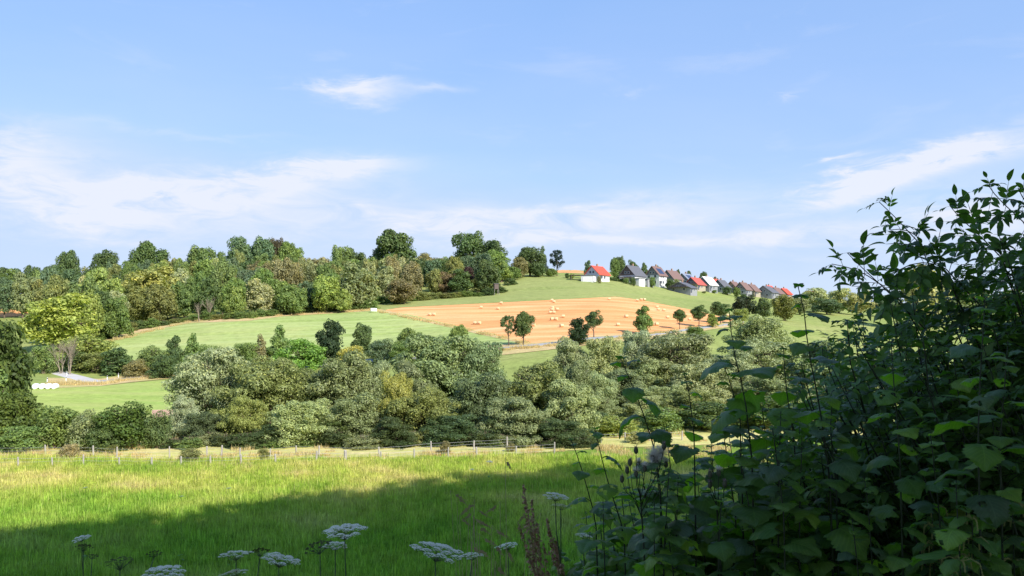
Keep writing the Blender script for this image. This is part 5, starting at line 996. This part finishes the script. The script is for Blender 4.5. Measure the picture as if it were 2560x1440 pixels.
def thistle(u, v, Y, heads, label):
    c0 = P(u, v, Y); root = Vector((c0.x + .06, c0.y, gz(c0.x, c0.y))); t = empty('thistle_plant', root, 0, label, 'plant', 'thistles among the leaves'); node = P(u + 8, v + 150, Y) - root; nt2 = P(u, v + 35, Y) - root; r = random.Random(int(u))
    b = MB(); b.tube([(0, 0, 0), node, nt2], [.0045, .0035, .002], 5); ob('stem', b.mesh('thistle_stem', (M_STEM,)), t)
    for (a, bb_, fl) in heads:
        q = P(a, bb_, Y + r.uniform(-.05, .05)) - root; b = MB(); st = node.lerp(nt2, r.uniform(.35, 1.0)); b.tube([st, st.lerp(q, .6) + Vector(((q.x - st.x) * .2, 0, -.006)), q], [.0016, .0012, .001], 4); b.tube([q - Vector((0, 0, .006)), q, q + Vector((0, 0, .008)), q + Vector((0, 0, .016))], [.003, .0075, .0075, .005], 8, 1); o = ob('flower_head', b.mesh('thistle_head', (M_STEM, M_BRACT), True), t)
        f = MB(); n = {0: 40, 1: 160, 2: 420}[fl]; L = {0: .013, 1: .017, 2: .034}[fl]
        for k in range(n):
            d = Vector((r.gauss(0, 1), r.gauss(0, 1), r.gauss(0, 1) * (.9 if fl == 2 else .6) + (.8 if fl < 2 else .2))).normalized(); d2 = d.cross(Vector((.3, .5, .8))).normalized() * .00045; s = q + Vector((0, 0, .014)); e = s + d * L * r.uniform(.7, 1.1)
            f.add([s - d2, s + d2, e + d2 * .7, e - d2 * .7], [(0, 1, 2, 3)])
        ob('down' if fl else 'florets', f.mesh('thistle_tuft', (M_FLUFF if fl else M_PURP,)), o)
    for k in range(6): a = r.uniform(0, 6); ob('leaf', random.choice(PLEAF), t, color=jit(LC[1]), M=Matrix.Translation(node * r.uniform(.55, 1)) @ orient((math.cos(a), math.sin(a), .4)) @ Matrix.Scale(.10, 4))
thistle(1600, 1190, 2.7, [(1590, 1130, 0), (1575, 1160, 0), (1597, 1165, 1), (1568, 1180, 0), (1590, 1188, 1), (1555, 1202, 0), (1632, 1150, 2), (1652, 1142, 2), (1642, 1160, 2), (1660, 1120, 0), (1665, 1165, 1), (1612, 1175, 1)], 'thistle with white fluffy seed heads at the edge of the leaves')
thistle(1790, 1210, 2.7, [(1775, 1190, 0), (1797, 1186, 1), (1775, 1216, 0), (1812, 1214, 0)], 'thistle with faded purple heads among the dark leaves')
def grasshead(u, v, Y, dx, label, n=4):
    c0 = P(u, v, Y); root = Vector((c0.x, c0.y, gz(c0.x, c0.y))); t = empty('grass_stalk', root, 0, None, 'grass', 'bending dry grass heads on the bank'); later(t, label, u); r = random.Random(int(u + v))
    for k in range(n):
        e = c0 - root + Vector((r.uniform(-.09, .09), r.uniform(-.1, .1), r.uniform(-.07, .05))); ar = Vector((dx * r.uniform(.5, 1.2), 0, -.03)); pl = [Vector((r.uniform(-.04, .04), 0, 0)), e * .6, e - ar * .5 + Vector((0, 0, .01)), e, e + ar]
        b = MB(); b.tube(pl, [.0016, .0013, .001, .0008, .0005], 3, cap=False)
        for j in range(38):
            f = j / 38; c = e.lerp(e + ar, f) + Vector((r.gauss(0, .0025), r.gauss(0, .0025), r.gauss(0, .003))); z = .006 * (1.15 - f); b.add([c + Vector((-z, 0, 0)), c + Vector((0, 0, z * .5)), c + Vector((z, 0, -z * .3)), c + Vector((0, .001, -z * .5))], [(0, 1, 2, 3)])
        ob('seed_stalk', b.mesh('grass_seed_stalk', (M_STRW,)), t)
for (u, v, Y, dx, lab, n) in [(1150, 1285, 3.6, -.04, 'arching dry grass heads in the shaded meadow centre', 3), (1180, 1300, 3.7, .05, 'small cluster of pale grass heads right of the arching ones', 3), (1200, 1335, 3.2, .05, 'tan drooping grass heads above the widest umbel', 5), (1275, 1275, 3.4, -.05, 'grass heads left of the brown dock', 3), (1270, 1180, 3.4, .03, 'single brown grass head high left of the dock', 1), (1290, 1320, 3.3, -.05, 'grass heads beside the small round umbel', 4), (1165, 1255, 4.2, .05, 'faint grass heads high in the shaded meadow', 2), (1240, 1390, 3.0, .04, 'grass heads at the lower border right of the widest umbel', 4)]: grasshead(u, v, Y, dx, lab, n)
M_NET = simple('nettle_catkin', (.33, .33, .12), .2, 40, .8, .1)
def nettle(u, v, Y, label):
    c0 = P(u, v, Y); root = Vector((c0.x, c0.y, gz(c0.x, c0.y))); t = empty('nettle_plant', root, 0, None, 'plant', 'nettles with hanging catkins'); later(t, label, u); r = random.Random(int(u)); tp = c0 - root
    b = MB(); b.tube([(0, 0, 0), tp * .5, tp], [.004, .003, .0015], 5); ob('stem', b.mesh('nettle_stem', (M_STEM,)), t)
    for k in range(7):
        p = tp * (1 - .045 * k); cb_ = MB()
        for q in range(5):
            a = r.uniform(0, 6); L = .05 * r.uniform(.6, 1.2); d = Vector((math.cos(a), math.sin(a), .5)); pl = [p, p + d * L * .5, p + d * L * .9 + Vector((0, 0, -L * .4)), p + d * L + Vector((0, 0, -L * 1.0))]; cb_.tube(pl, [.0007] * 4, 3, cap=False); ln, _ = polyl([Vector(x_) for x_ in pl], 22)
            for c in ln: z = .0028 * r.uniform(.6, 1.3); cb_.add([c + Vector((-z, 0, 0)), c + Vector((0, 0, z)), c + Vector((z, 0, 0)), c + Vector((0, z, -z))], [(0, 1, 2, 3)])
        ob('catkins', cb_.mesh('nettle_catkins', (M_NET,)), t)
        for q in (0, math.pi): a = r.uniform(0, 1) + k * 1.57 + q; ob('leaf', BLEAF[k % 2], t, color=jit(LC[1]), M=Matrix.Translation(p) @ orient((math.cos(a), math.sin(a), .1)) @ Matrix.Diagonal((.045, .075, .07, 1)))
nettle(2430, 1300, 2.3, 'nettle with pale hanging catkins at lower right'); nettle(2400, 1405, 2.2, 'second nettle with pale catkins at the lower border'); nettle(2330, 1270, 2.6, 'nettle standing in the shade under the pale leaf'); nettle(1880, 1230, 3.0, 'nettle half hidden in the middle of the bank'); nettle(2530, 1260, 2.5, 'nettle near the right border')

resolve_labels()
